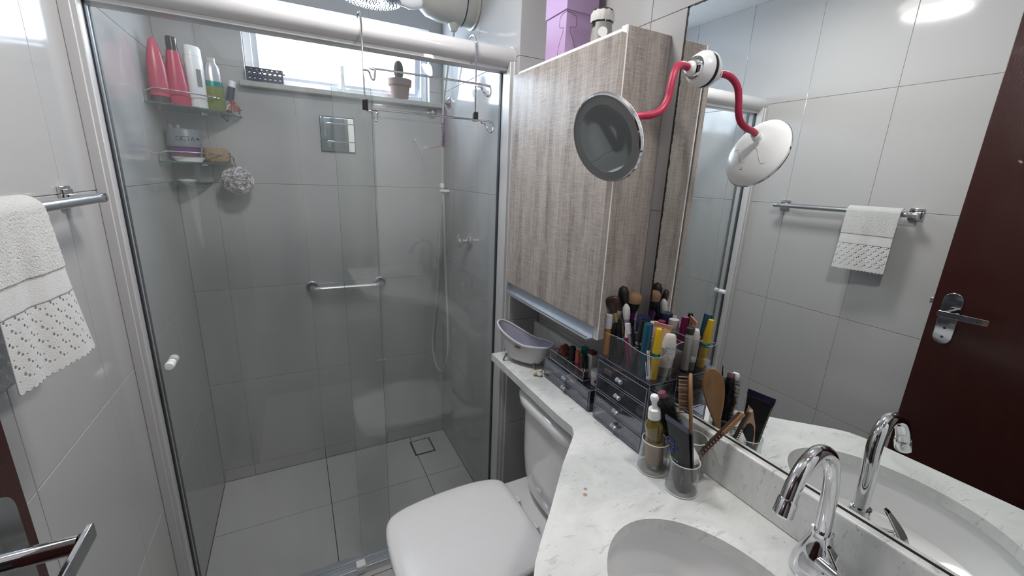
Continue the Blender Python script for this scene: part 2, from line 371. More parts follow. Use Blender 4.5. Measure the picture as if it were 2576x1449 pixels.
TM = {}
def tile(parent, mm, u0, u1, v0, v1, hole=None):
    """mm maps (u, v, depth) to world; tiles are shallow chamfered slabs whose meshes are shared by size"""
    g = 0.0016 if parent is floor else 0.0009; rects = [(u0 + g, u1 - g, v0 + g, v1 - g)]
    if hole:
        h0, h1, k0, k1 = hole; a0, a1, c0, c1 = rects[0]
        if a0 < h1 and a1 > h0 and c0 < k1 and c1 > k0:
            rects = [r for r in ((a0, a1, c0, min(c1, k0)), (a0, a1, max(c0, k1), c1), (a0, min(a1, h0), max(c0, k0), min(c1, k1)), (max(a0, h1), a1, max(c0, k0), min(c1, k1))) if r[1] - r[0] > 0.004 and r[3] - r[2] > 0.004]
            if not rects: return
    cu, cv = (u0 + u1) / 2, (v0 + v1) / 2; c = mm(cu, cv, 0)
    key = (parent.name, tuple(round(x - (cu if i < 2 else cv), 4) for r in rects for i, x in enumerate(r)))
    if key not in TM:
        b = MB()
        for (a0, a1, c0, c1) in rects:
            q = 0.0009; vs = []
            for (ins, d) in ((0, 0), (0, T - 0.0006), (q, T)):
                vs += [mm(a0 + ins, c0 + ins, d) - c, mm(a1 - ins, c0 + ins, d) - c, mm(a1 - ins, c1 - ins, d) - c, mm(a0 + ins, c1 - ins, d) - c]
            fs = [(8, 9, 10, 11)] + [(k * 4 + i, k * 4 + (i + 1) % 4, k * 4 + 4 + (i + 1) % 4, k * 4 + 4 + i) for k in (0, 1) for i in range(4)]
            b.add(vs, fs)
        me = D.meshes.new('tile'); me.from_pydata(b.v, [], b.f)
        bm = bmesh.new(); bm.from_mesh(me); 
        for f in bm.faces: pass
        n0 = (mm(0, 0, 1) - mm(0, 0, 0))
        bm.faces.ensure_lookup_table()
        for f in bm.faces:
            f.normal_update()
            if len(b.f) and f.calc_area() > 1e-4 and f.normal.dot(n0) < -0.5: f.normal_flip()
        bm.to_mesh(me); bm.free()
        me.materials.append(FTILE if parent is floor else TILE); TM[key] = me
    o = D.objects.new('tile', TM[key]); put(o, c, parent)
def cuts(a, b, start, pitch):
    xs = [a]; x = start
    while x < b - 0.02:
        if x > a + 0.02: xs.append(x)
        x += pitch
    return xs + [b]
mL = lambda u, v, d: Vector((-T + d, u, v)); mB = lambda u, v, d: Vector((u, YB + T - d, v))
mR = lambda u, v, d: Vector((W2 + T - d, u, v)); mS = lambda u, v, d: Vector((W1 + T - d, u, v)); mRet = lambda u, v, d: Vector((u, YR + T - d, v)); mF = lambda u, v, d: Vector((u, v, -T + d))
for par, mm, U, rows, hole in ((wl, mL, cuts(YN, YB, -0.115, 0.3325), ZR, None), (wb, mB, cuts(0, W1, 0.132, 0.3325), ZR[1:], (WX0, WX1, WZ0 - 0.021, WZ1)),
                               (wr, mR, cuts(YN, YR, -0.087, 0.3325), ZR, None), (ws, mS, cuts(YR, YB, 1.72, 0.3325), ZR, None), (ws, mRet, [W1, W2], ZR, None)):
    for u0, u1 in zip(U, U[1:]):
        for v0, v1 in zip(rows, rows[1:]): tile(par, mm, u0, u1, v0, v1, hole)
bb = struct('baseboard_back', MB().box(0, W1, YB + T, YB + 0.02, -T, 0.066), FGROUT, flat=True)
U = [0.0, 0.132, 0.465, 0.625, 0.798, W1]
for u0, u1 in zip(U, U[1:]): tile(bb, mB, u0, u1, 0.0, 0.066)
for u0, u1 in zip([0, 0.467, 0.93], [0.467, 0.93, W1]):
    for v0, v1 in zip([YN, -0.02, 0.445, 0.91, 1.375, 1.84], [-0.02, 0.445, 0.91, 1.375, 1.84, YB]): tile(floor, mF, u0, u1, v0, v1, (0.917, 1.037, 2.021, 2.163))
for v0, v1 in zip([YN, -0.02, 0.445, 0.91], [-0.02, 0.445, 0.91, YR]): tile(floor, mF, W1, W2, v0, v1)
# floor drain
dr = thing('floor_drain', 'square pale floor drain with a dark slot round it in the shower corner', 'drain', (0.977, 2.092, -T))
part('frame', MB().box(0.920, 1.034, 2.024, 2.160, -T, -0.001), RUBBER, dr)
part('drain_cover', MB().box(0.927, 1.027, 2.032, 2.152, -0.003, 0.002), FTILE, dr, bevel=0.001)

# ------------------------------------------------------------------ window
sill = struct('trim_1', MB().box(0.268, W1, YB - 0.045, YB + 0.05, 1.862, 1.885), SILLM, bevel=0.004)
sill['label'] = 'white stone window sill'
win = D.objects.new('window_1', None); put(win, (0.68, YB + 0.08, 1.885), None); win['kind'] = 'structure'
yf0, yf1 = YB + 0.045, YB + 0.085
def rectframe(x0, x1, z0, z1, t, y0, y1, M=None):
    b = MB(M); b.box(x0, x0 + t, y0, y1, z0, z1); b.box(x1 - t, x1, y0, y1, z0, z1); b.box(x0 + t, x1 - t, y0, y1, z0, z0 + t); b.box(x0 + t, x1 - t, y0, y1, z1 - t, z1); return b
part('window_frame', rectframe(WX0, WX1, WZ0, WZ1, 0.030, yf0, yf1), ALU, win, bevel=0.002)
# top-hung sash, standing open a little at the bottom
hinge = Matrix.Translation((0, yf1 - 0.01, WZ1 - 0.032)) @ Matrix.Rotation(math.radians(7), 4, 'X') @ Matrix.Translation((0, -(yf1 - 0.01), -(WZ1 - 0.032)))
part('sash', rectframe(WX0 + 0.026, WX1 - 0.026, WZ0 + 0.026, WZ1 - 0.034, 0.026, yf1 - 0.025, yf1 + 0.008, hinge), ALU, win, bevel=0.0015)
part('pane', MB(hinge).box(WX0 + 0.05, WX1 - 0.05, yf1 - 0.012, yf1 - 0.007, WZ0 + 0.05, WZ1 - 0.058), WGLASS, win, flat=True)
la = part('latch', MB().box(0.655, 0.700, yf0 - 0.012, yf0 + 0.002, 1.893, 1.910), ALU, win, bevel=0.002)
part('lever', MB().box(0.666, 0.682, yf0 - 0.020, yf0 - 0.012, 1.893, 2.005), ALU, la, bevel=0.002)

# ------------------------------------------------------------------ shower enclosure
enc = thing('shower_enclosure', 'clear glass shower enclosure with white frame and round header tube', 'shower screen', (0.57, 1.43, 0))
b = MB().box(0.0, 0.032, 1.392, 1.475, 0.0, 1.92); b.box(0.0, 0.022, 1.386, 1.392, 0, 1.92)
part('side_profile', b, WHITEALU, enc, bevel=0.002)
b = MB().box(W1 - 0.022, W1, 1.392, 1.472, 0.0, 1.92); b.box(W1 - 0.012, W1 + 0.0, 1.384, 1.392, 0, 1.92)
part('side_profile', b, WHITEALU, enc, bevel=0.002)
b = MB(); b.cyl((0.0, 1.425, 1.936), (W1, 1.425, 1.936), 0.033, n=40); b.box(0, W1, 1.415, 1.468, 1.895, 1.915)
hd = part('header_tube', b, WHITEALU, enc)
part('end_cap', MB().cyl((W1 - 0.006, 1.425, 1.936), (W1 - 0.0005, 1.425, 1.936), 0.037, n=36), WHITEALU, hd)
part('bottom_track', MB().box(0.0, W1, 1.398, 1.475, 0.0, 0.022).box(0, W1, 1.398, 1.404, 0.022, 0.03).box(0, W1, 1.443, 1.448, 0.022, 0.030), ALU, enc, bevel=0.001)
part('guide_block', MB().box(0.525, 0.560, 1.392, 1.425, 0.022, 0.046), WHITEP, enc, bevel=0.003)
dg = part('sliding_panel', MB().box(0.034, 0.663, 1.426, 1.434, 0.028, 1.912), GLASS, enc, flat=True)
part('glass_edge', MB().box(0.6631, 0.6636, 1.4262, 1.4338, 0.028, 1.912), GEDGE, dg, flat=True)
fg = part('fixed_panel', MB().box(0.555, W1 - 0.02, 1.456, 1.464, 0.028, 1.912), GLASS, enc, flat=True)
part('glass_edge', MB().box(0.5544, 0.5549, 1.4562, 1.4638, 0.028, 1.912), GEDGE, fg, flat=True)
part('gasket', MB().box(0.030, 0.036, 1.423, 1.437, 0.028, 1.912), RUBBER, enc, flat=True)
part('gasket', MB().box(0.031, 0.034, 1.462, 1.474, 0.028, 1.912), RUBBER, enc, flat=True)
part('gasket', MB().box(W1 - 0.026, W1 - 0.021, 1.452, 1.468, 0.028, 1.912), RUBBER, enc, flat=True)
b = MB(frame((0.073, 1.426, 0.985), (0, -1, 0), (1, 0, 0))); b.lathe([(0, 0), (0.011, 0), (0.0115, 0.004), (0.0095, 0.008), (0.012, 0.014), (0.0125, 0.028), (0.010, 0.033), (0, 0.034)], 24)
b.M = frame((0.073, 1.434, 0.985), (0, 1, 0), (1, 0, 0)); b.lathe([(0, 0), (0.011, 0), (0.012, 0.010), (0.0125, 0.020), (0.009, 0.024), (0, 0.024)], 24)
part('knob', b, WHITEP, enc)

# ------------------------------------------------------------------ marble vanity top
def ellipse(cx, cy, a, bq, n=64): return [(cx + a * math.cos(2 * math.pi * i / n), cy + bq * math.sin(2 * math.pi * i / n)) for i in range(n)]
SX, SY, SA, SB = 0.9825, 0.2836, 0.157, 0.213
CZ = 0.870
outer = [(W2 - 0.001, YN), (W2 - 0.001, YR - 0.001), (1.068, YR - 0.001), (1.066, 0.90), (1.070, 0.825), (1.055, 0.795), (0.96, 0.707), (0.86, 0.602), (0.79, 0.532), (0.762, 0.502), (0.746, 0.480), (0.737, 0.450), (0.732, 0.40), (0.728, 0.29), (0.724, 0.15), (0.720, YN)]
def slab_hole(outer, inner, z0, z1):
    bm = bmesh.new()
    def loop(pts, z): vs = [bm.verts.new((x, y, z)) for x, y in pts]; return vs, [bm.edges.new((vs[i], vs[(i + 1) % len(vs)])) for i in range(len(vs))]
    ov, oe = loop(outer, z1); iv, ie = loop(inner, z1)
    r = bmesh.ops.triangle_fill(bm, use_beauty=True, use_dissolve=False, edges=oe + ie)
    fs = [f for f in bm.faces]
    r = bmesh.ops.extrude_face_region(bm, geom=fs)
    bmesh.ops.translate(bm, verts=[v for v in r['geom'] if isinstance(v, bmesh.types.BMVert)], vec=(0, 0, z0 - z1))
    bmesh.ops.recalc_face_normals(bm, faces=bm.faces)
    mb = MB(); bm.verts.index_update(); mb.v = [v.co.copy() for v in bm.verts]; mb.f = [tuple(v.index for v in f.verts) for f in bm.faces]; bm.free(); return mb
ct = thing('vanity_countertop', 'white marble vanity top with an oval cut-out and narrow shelf over the cistern', 'countertop', (1.0, 0.5, CZ - 0.028))
part('slab', slab_hole(outer, ellipse(SX, SY, SA, SB), CZ - 0.028, CZ), MARBLE, ct, flat=True)
part('backsplash', MB().box(W2 - 0.022, W2 - 0.001, YN, YR - 0.001, CZ, 0.981), MARBLE, ct, bevel=0.004, seg=3)
b = MB()
rings = [(1.07, CZ - 0.029), (1.05, CZ - 0.029), (1.045, CZ - 0.05), (1.02, CZ - 0.085), (0.93, CZ - 0.125), (0.70, CZ - 0.150), (0.35, CZ - 0.162), (0.09, CZ - 0.165)]
prof = rings + [(0.09, CZ - 0.172), (0.36, CZ - 0.170), (0.72, CZ - 0.158), (0.96, CZ - 0.132), (1.06, CZ - 0.09), (1.12, CZ - 0.029), (1.07, CZ - 0.029)]
b.lathe([(r * SA, z) for r, z in prof], 64, Matrix.Translation((SX, SY, 0)) @ Matrix.Diagonal((1, SB / SA, 1, 1)))
basin = thing('basin', 'white oval ceramic basin set under the marble top', 'sink', (SX, SY, CZ - 0.172))
part('bowl', b, CERAM, basin)
part('waste_ring', MB().lathe([(0.0, CZ - 0.166), (0.016, CZ - 0.164), (0.022, CZ - 0.1635), (0.023, CZ - 0.168), (0.0, CZ - 0.17)], 28, Matrix.Translation((SX, SY, 0))), CHROME, basin)

# faucet
fa = thing('basin_faucet', 'chrome gooseneck faucet rising beside the oval basin', 'faucet', (1.206, 0.270, CZ))
part('body', MB().lathe([(0, 0), (0.034, 0), (0.0355, 0.006), (0.0345, 0.022), (0.0305, 0.042), (0.0235, 0.062), (0.0175, 0.080), (0.0158, 0.092), (0, 0.092)], 32, Matrix.Translation((1.206, 0.27, CZ))), CHROME, fa)
part('collar', MB().lathe([(0.0, 0.088), (0.0165, 0.088), (0.0168, 0.095), (0.0, 0.096)], 28, Matrix.Translation((1.2045, 0.27, CZ))), CHROME, fa)
path = smoothpath([(1.205, 0.270, 0.950), (1.203, 0.273, 1.03), (1.199, 0.278, 1.082), (1.182, 0.281, 1.116), (1.150, 0.283, 1.130), (1.114, 0.281, 1.121), (1.089, 0.279, 1.096), (1.075, 0.277, 1.068)], 6)
part('spout', MB().tube(path, 0.0122, 20), CHROME, fa)
part('aerator', MB(frame((1.0765, 0.2772, 1.070), (-0.42, -0.06, -0.9))).lathe([(0, -0.002), (0.0128, -0.002), (0.0140, 0.001), (0.0142, 0.024), (0.0115, 0.027), (0.010, 0.022), (0, 0.022)], 26), CHROME, fa)
b = MB(); b.cyl((1.194, 0.262, 0.914), (1.175, 0.220, 0.926), 0.0135, 0.0105, n=24)
hb = part('valve_stub', b, CHROME, fa)
rings = []
for i in range(15):
    t = i / 14; zc = 0.966 - 0.080 * t; yb = 0.244 - 0.040 * math.sin(min(1.25, t * 1.3) * math.pi / 2); xc = 1.172
    wd = 0.011 * math.sin(math.pi * (0.10 + 0.78 * t)) + 0.002; th = 0.0032
    rings.append([(xc - wd, yb - th, zc), (xc + wd, yb - th, zc), (xc + wd, yb + th, zc + 0.002), (xc - wd, yb + th, zc + 0.002)])
part('handle', MB().loft(rings), CHROME, fa, bevel=0.001)

# ------------------------------------------------------------------ wall mirror
mi = thing('wall_mirror', 'large frameless mirror above the marble backsplash with blackened worn edge', 'mirror', (W2 - 0.003, 0.29, 0.984))
part('glass', MB().box(W2 - 0.005, W2 - 0.0005, YN, 0.790, 0.984, 1.936), MIRROR, mi, flat=True)
def jag(u0, u1, n, base, amp, seed):
    random.seed(seed); out = []
    for i in range(n + 1):
        u = u0 + (u1 - u0) * i / n; out.append((u, base + amp * (0.35 + 0.9 * noise.noise(Vector((u * 60, seed, 0))) + 0.6 * noise.noise(Vector((u * 190, seed, 3))))))
    return out
b = MB(); J = jag(0.984, 1.936, 170, 0.0040, 0.0035, 3)
vs = []; fs = []
for i, (z, wdt) in enumerate(J): vs += [(W2 - 0.0054, 0.7905, z), (W2 - 0.0054, 0.7905 - max(wdt, 0.002), z)]
fs = [(2 * i, 2 * i + 1, 2 * i + 3, 2 * i + 2) for i in range(len(J) - 1)]; b.add(vs, fs)
J = jag(YN, 0.790, 200, 0.0028, 0.003, 9); vs = []
for i, (y, wdt) in enumerate(J): vs += [(W2 - 0.0054, y, 1.9365), (W2 - 0.0054, y, 1.9365 - max(wdt, 0.001))]
fs = [(2 * i, 2 * i + 1, 2 * i + 3, 2 * i + 2) for i in range(len(J) - 1)]; b.add(vs, fs)
b.box(W2 - 0.0062, W2 - 0.0005, YN, 0.79, 0.9805, 0.9845)
part('worn_edge', b, WEAR, mi, flat=True)

# ------------------------------------------------------------------ wall cabinet
cb = thing('wall_cabinet', 'grey oak wall cabinet with one flap door above the cistern shelf', 'cabinet', (1.205, 1.10, 1.118))
part('side_panel', MB().box(1.139, W2 - 0.001, 0.834, 0.852, 1.118, 1.888), WOOD, cb, bevel=0.0008)
b = MB().box(1.139, W2 - 0.001, 0.852, YR - 0.002, 1.150, 1.165).box(1.139, W2 - 0.001, 0.852, YR - 0.002, 1.870, 1.886).box(1.139, W2 - 0.001, YR - 0.016, YR - 0.002, 1.165, 1.87).box(W2 - 0.008, W2 - 0.001, 0.852, YR - 0.016, 1.165, 1.87)
part('carcass', b, WHITEP, cb)
part('edge_band', MB().box(1.1345, 1.139, 0.834, 0.852, 1.118, 1.888), WHITEP, cb)
dd = part('door', MB().box(1.115, 1.132, 0.830, YR - 0.012, 1.162, 1.868), WOOD, cb, bevel=0.0008)
part('edge_band', MB().box(1.1155, 1.1315, 0.830, YR - 0.012, 1.868, 1.8695), LABELW, dd)
b = MB(); y0, y1 = 0.852, 1.352
b.box(1.132, 1.137, y0, y1, 1.118, 1.160); b.box(1.112, 1.137, y0, y1, 1.116, 1.120); b.box(1.112, 1.115, y0, y1, 1.120, 1.128); b.box(1.112, 1.137, y1 - 0.002, y1, 1.120, 1.158)
part('handle_profile', b, ALU, cb, bevel=0.0008)

# lilac perfume box on the cabinet
lb = thing('gift_box', 'lilac card box with bottle outline standing on the cabinet', 'box', (1.19, 1.15, 1.888))
part('box_body', MB().box(1.1425, 1.243, 1.101, 1.206, 1.888, 2.06), LILAC, lb, bevel=0.0008)
part('lid', MB().box(1.1390, 1.2465, 1.0965, 1.2100, 1.996, 2.090), LILAC, lb, bevel=0.001)
def outline_pts(half, hgt): return [(0.0, hgt), (half * 0.55, hgt * 0.985), (half * 0.92, hgt * 0.93), (half, hgt * 0.86), (half, hgt * 0.70), (half * 0.86, hgt * 0.66), (half * 0.42, hgt * 0.65), (half * 0.42, hgt * 0.52), (half * 0.75, hgt * 0.36), (half * 1.0, hgt * 0.16), (half * 1.05, 0.0)]
P = outline_pts(0.034, 0.104)
b = MB(); b.tube([(1.1425 + u, 1.1007, 1.888 + v) for u, v in P], 0.0005, 5); b.tube([(1.1422, 1.101 + u, 1.888 + v) for u, v in P], 0.0005, 5)
part('bottle_outline', b, LINE, lb)
# candle jar
cj = thing('candle_jar', 'small glass candle jar with grey label and gauze lid on the cabinet', 'candle', (1.197, 1.01, 1.888))
M0 = Matrix.Translation((1.197, 1.01, 1.888))
part('jar', MB().lathe([(0, 0), (0.032, 0), (0.033, 0.004), (0.030, 0.030), (0.027, 0.055), (0.0285, 0.066), (0.0285, 0.078), (0.0265, 0.078), (0.025, 0.056), (0.028, 0.030), (0.030, 0.006), (0, 0.005)], 30, M0), JARG, cj)
part('wax', MB().lathe([(0, 0.006), (0.0295, 0.006), (0.0275, 0.032), (0.0258, 0.046), (0, 0.045)], 28, M0), WAX, cj)
b = MB(); vs = []; fs = []
for i in range(9):
    a = math.radians(195 + 100 * i / 8); 
    for z, r in ((0.006, 0.0335), (0.030, 0.0306), (0.056, 0.0276)): vs.append(M0 @ Vector((r * math.cos(a), r * math.sin(a), z)))
for i in range(8):
    for k in (0, 1): fs.append((3 * i + k, 3 * i + 3 + k, 3 * i + 4 + k, 3 * i + 1 + k))
lg = part('label', b.add(vs, fs), LABELG, cj)
cd = Vector((math.cos(math.radians(238)), math.sin(math.radians(238)), 0))
part('badge', MB(frame(M0.translation + cd * 0.0312 + Vector((0, 0, 0.030)), cd + Vector((0, 0, 0.1)), (-cd.y, cd.x, 0))).lathe([(0, 0), (0.0125, 0), (0.0125, 0.0006), (0, 0.0006)], 24), LABELW, lg)
part('lid', MB().lathe([(0, 0.080), (0.027, 0.080), (0.0275, 0.087), (0.025, 0.089), (0, 0.089)], 28, M0), BROWN, cj)
part('gauze', MB().lathe([(0.0292, 0.060), (0.0305, 0.066), (0.0300, 0.080), (0.0265, 0.086), (0.0, 0.087)], 40, M0, fn=lambda a, z: 1 + 0.05 * math.sin(a * 11 + z * 300)), LACEM, cj)

# ------------------------------------------------------------------ suction cosmetic mirror
cm = thing('cosmetic_mirror', 'round white magnifying mirror on a red gooseneck stuck to the wall mirror', 'mirror', (W2 - 0.006, 0.722, 1.79))
SF = frame((W2 - 0.0056, 0.722, 1.792), (-1, 0.0, 0.0), (0, 1, 0))
part('suction_pad', MB(SF).lathe([(0, 0), (0.036, 0), (0.0365, 0.003), (0.034, 0.005), (0, 0.005)], 36), RUBBER, cm)
part('base_ring', MB(SF).lathe([(0, 0.004), (0.0365, 0.004), (0.0375, 0.007), (0.0365, 0.011), (0.029, 0.024), (0.024, 0.028), (0, 0.028)], 60, fn=lambda a, z: 1 + (0.012 if (int(a / (2 * math.pi) * 60)) % 5 == 0 and 0.006 < z < 0.026 else 0)), WHITEP, cm)
part('dome', MB(SF).lathe([(0, 0.026), (0.0245, 0.026), (0.022, 0.034), (0.016, 0.040), (0.009, 0.043), (0, 0.044)], 32), CHROME, cm)
part('socket', MB(frame((1.236, 0.722, 1.789), (-1, 0.02, 0.0))).lathe([(0, -0.01), (0.0150, -0.01), (0.0158, 0.002), (0.0145, 0.012), (0.0115, 0.016), (0, 0.016)], 28), WHITEP, cm)
path = smoothpath([(1.224, 0.723, 1.789), (1.205, 0.721, 1.7915), (1.183, 0.715, 1.786), (1.166, 0.708, 1.768), (1.158, 0.705, 1.742), (1.153, 0.704, 1.715), (1.138, 0.704, 1.692), (1.112, 0.704, 1.680), (1.085, 0.706, 1.676), (1.068, 0.709, 1.672)], 6)
part('gooseneck', MB().tube(path, 0.0078, 14), CORALR, cm)
nrm = Vector((-0.9254, -0.1528, -0.3468)).normalized(); DC = Vector((1.020, 0.728, 1.6276))
DF = frame(DC, nrm, (0, 0, 1))
part('shell', MB(DF).lathe([(0, -0.024), (0.030, -0.0225), (0.060, -0.017), (0.080, -0.010), (0.0895, -0.002), (0.0905, 0.003), (0.0885, 0.006), (0, 0.006)], 64), WHITEP, cm)
part('trim_ring', MB(DF).lathe([(0.0905, 0.0005), (0.0915, 0.003), (0.0895, 0.0075), (0.0865, 0.0085), (0.0865, 0.004)], 64), CHROME, cm)
part('light_ring', MB(DF).lathe([(0.068, 0.0065), (0.0685, 0.0078), (0.0870, 0.0078), (0.0870, 0.0055), (0.068, 0.0055)], 64), RINGD, cm)
part('mirror_disc', MB(DF).lathe([(0, 0.0062), (0.030, 0.0064), (0.052, 0.0069), (0.0685, 0.0076), (0.0685, 0.005), (0, 0.005)], 64), MIRROR2, cm)
jp = Vector((1.066, 0.710, 1.672)); 
part('neck_joint', MB().cyl(jp, (1.046, 0.716, 1.664), 0.0115, 0.0125, n=22).ell((1.050, 0.715, 1.666), 0.013, 0.013, 0.013), WHITEP, cm)
q = [DF @ Vector((0.028 - 0.004 * i + 0.0, 0.018 + 0.014 * math.sin(i * 0.55), -0.0215 + 0.0012 * abs(i - 4) * 0)) for i in range(9)]
def backz(r):
    T_ = [(0, -0.024), (0.030, -0.0225), (0.060, -0.017), (0.080, -0.010), (0.0895, -0.002)]
    for (a, z0), (b_, z1_) in zip(T_, T_[1:]):
        if r <= b_: return z0 + (z1_ - z0) * (r - a) / (b_ - a)
    return 0
for sgn_ in (-1, 1):
    q = []
    for i in range(17):
        t_ = -1 + i / 8; x_ = -0.004 + 0.020 * math.sin(t_ * 2.2); y_ = sgn_ * (0.030 + 0.0) + 0.026 * t_; r_ = math.hypot(x_ - 0.012, y_)
        q.append(DF @ Vector((x_ - 0.012, y_, backz(min(r_, 0.085)) - 0.0001)))
    part('seam_line', MB().tube(q, 0.0006, 5), PUTTY, cm)
part('switch', MB(DF).box(-0.052, -0.040, 0.004, 0.012, -0.0198, -0.0175), PUTTY, cm, bevel=0.001)

# ------------------------------------------------------------------ toilet
to = thing('toilet', 'white close-coupled toilet with closed lid beside the marble top', 'toilet', (0.90, 1.015, 0))
TY = 1.014
def dshape(x0, x1, hw, k=1.0, n=40, sq=0.0):
    """plan outline, rounded front at x0, squarer back at x1"""
    L = [(0.0, 0.0), (0.003, 0.30), (0.013, 0.53), (0.036, 0.70), (0.085, 0.82), (0.20, 0.91), (0.40, 0.975), (0.60, 1.0), (0.78, 0.985), (0.90, 0.93), (0.965, 0.85), (0.99, 0.74), (1.0, 0.5), (1.0, 0.0)]
    P = [Vector((x0 + (x1 - x0) * a, h * hw, 0)) for a, h in L]
    up = smoothpath(P, 3); pts = [(p.x, TY + p.y) for p in up]; lo = [(p.x, TY - p.y) for p in up[::-1]][1:-1]
    return pts + lo
def ringz(out, z): return [(x, y, z) for x, y in out]
SD = [dshape(0.594 + e, 1.048 - e * 0.6, 0.211 - e) for e in (0.004, 0.0, 0.0, 0.003, 0.012, 0.05, 0.12)]
part('lid', MB().loft([ringz(o, z) for o, z in zip(SD, (0.408, 0.411, 0.424, 0.430, 0.4345, 0.437, 0.438))]), SEATP, to, ang=60)
part('seat', MB().loft([ringz(dshape(0.612, 1.035, 0.199), z) for z in (0.388, 0.406)]), SEATP, to, bevel=0.004)
bowl = [(0.63, 1.17, 0.18, 0.385), (0.625, 1.17, 0.186, 0.370), (0.64, 1.16, 0.172, 0.330), (0.68, 1.15, 0.145, 0.27), (0.72, 1.14, 0.120, 0.20), (0.74, 1.14, 0.112, 0.10), (0.73, 1.15, 0.122, 0.03), (0.72, 1.16, 0.128, 0.0)]
part('bowl', MB().loft([ringz(dshape(a, c, h), z) for a, c, h, z in bowl[::-1]]), CERAM, to, ang=70)
b = MB(); b.prism(rrect(0.19, 0.40, 0.035, 6, 1.12, 1.01), 0.335, 0.392)
part('deck', b, CERAM, to, bevel=0.008, seg=3)
part('hinge', MB().box(1.050, 1.066, 0.945, 0.975, 0.392, 0.420), SEATP, to, bevel=0.003)
part('hinge', MB().box(1.050, 1.066, 1.075, 1.105, 0.392, 0.420), SEATP, to, bevel=0.003)
rings = []
for z, hw, dx, nose in ((0.395, 0.085, 0.05, 0.012), (0.41, 0.115, 0.03, 0.02), (0.44, 0.140, 0.015, 0.026), (0.50, 0.156, 0.004, 0.03), (0.58, 0.162, 0.0, 0.03), (0.70, 0.166, 0.0, 0.03), (0.775, 0.168, 0.0, 0.03)):
    o = []
    for i in range(25):
        t = -1 + 2 * i / 24; o.append((1.088 + dx + nose * (abs(t) ** 3.2), 1.005 + t * hw, z))
    o += [(1.262, 1.005 + hw, z), (1.262, 1.005 - hw, z)]
    rings.append(o)
tk = part('tank', MB().loft(rings), CERAM, to, ang=50)
rings = []
for z, e in ((0.772, 0.004), (0.777, 0.0), (0.797, -0.001), (0.806, 0.004), (0.812, 0.016), (0.814, 0.03)):
    o = []
    for i in range(25):
        t = -1 + 2 * i / 24; o.append((1.070 + e + 0.03 * (abs(t) ** 4), 1.005 + t * (0.182 - e), z))
    o += [(1.268 - e, 1.005 + 0.182 - e, z), (1.268 - e, 1.005 - 0.182 + e, z)]
    rings.append(o)
part('tank_lid', MB().loft(rings), CERAM, to, ang=50)

# ------------------------------------------------------------------ towel rail and towel
tr = thing('towel_rail', 'chrome towel rail with square brackets on the left tiled wall', 'towel rail', (0.0, 0.965, 1.44))
for y in (1.212, 0.722):
    b = MB().box(0, 0.007, y - 0.0225, y + 0.0225, 1.443, 1.488).box(0.007, 0.012, y - 0.017, y + 0.017, 1.4485, 1.4825)
    br = part('bracket', b, CHROME, tr, bevel=0.0015)
    part('post', MB().box(0.012, 0.064, y - 0.010, y + 0.010, 1.456, 1.472), CHROME, br, bevel=0.002)
rl = part('rail', MB().cyl((0.055, 0.712, 1.4635), (0.055, 1.222, 1.4635), 0.0095, n=24), STEEL, tr)
part('end_cap', MB().cyl((0.055, 1.222, 1.4635), (0.055, 1.234, 1.4635), 0.0105, n=24), CHROME, tr)
part('end_cap', MB().cyl((0.055, 0.700, 1.4635), (0.055, 0.712, 1.4635), 0.0105, n=24), CHROME, tr)
def towel_sheet(name, m, s0, s1, ny, ns, parent, holes=False, thick=0.0022, back=False, yl=0.742, yr=0.919, noisea=0.0):
    """s runs over the rail (0 at the top) and down the front"""
    vs = []; fs = []; R = 0.0195
    def P(u, s):
        fan = 1.0 - 0.03 * max(0, s) / 0.25
        y = (yl + yr) / 2 + (u - 0.5) * (yr - yl) * fan
        wv = 0.0024 * math.sin(u * 9.5 + 1.0) * min(1, max(0, s) / 0.12) + 0.0012 * math.sin(u * 21 + s * 14) * min(1, max(0, s) / 0.1) + 0.026 * u * max(0, s) / 0.24
        wv += noisea * (noise.noise(Vector((u * 60, s * 330, 0))) + 0.8 * noise.noise(Vector((u * 130, s * 700, 5))))
        if s < 0:
            a = min(math.pi / 2, -s / R); ex = max(0, -s - R * math.pi / 2)
            return Vector((0.055 - R * math.sin(a), y, 1.4635 + R * math.cos(a) - ex))
        a = min(math.pi / 2, s / R); ex = max(0, s - R * math.pi / 2)
        return Vector((0.055 + R * math.sin(a) + wv, y, 1.4635 + R * math.cos(a) - ex))
    S1 = s1
    for j in range(ns + 1):
        for i in range(ny + 1):
            u = i / ny; s = s0 + (s1 - s0) * j / ns
            if holes: 
                t = j / ns; s += 0.0035 * abs(math.sin(u * math.pi * 15)) * t ** 8
            vs.append(P(u, s))
    W_ = (yr - yl)
    for j in range(ns):
        for i in range(ny):
            u = (i + 0.5) / ny * W_; s = (s1 - s0) * (j + 0.5) / ns
            if holes:
                hit = False
                pv = 0.0155; row = int(s / pv); off = 0.0 if row % 2 == 0 else 0.0123
                uu = (u + off) % 0.0247
                for cu, cs, rr in ((0.006, 0.0045, 0.0025), (0.0112, 0.0092, 0.0021), (0.019, 0.0108, 0.0013)):
                    if row >= 6: break
                    if (uu - cu) ** 2 + (s % pv - cs) ** 2 < rr * rr: hit = True
                if hit and 3 < i < ny - 3: continue
            a = j * (ny + 1) + i; fs.append((a, a + 1, a + ny + 2, a + ny + 1))
    b = MB(); b.add(vs, fs)
    o = part(name, b, m, parent, recalc=False)
    for p in o.data.polygons: p.use_smooth = True
    k = o.modifiers.new('solid', 'SOLIDIFY'); k.thickness = thick; k.offset = -1
    return o
tw = thing('hand_towel', 'small white hand towel with scalloped eyelet border hung over the chrome rail', 'towel', (0.06, 0.83, 1.22))
towel_sheet('terry_back', TOWEL, -0.278, 0.0, 60, 60, tw, back=True, thick=0.003, yl=0.762, yr=0.850, noisea=0.001)
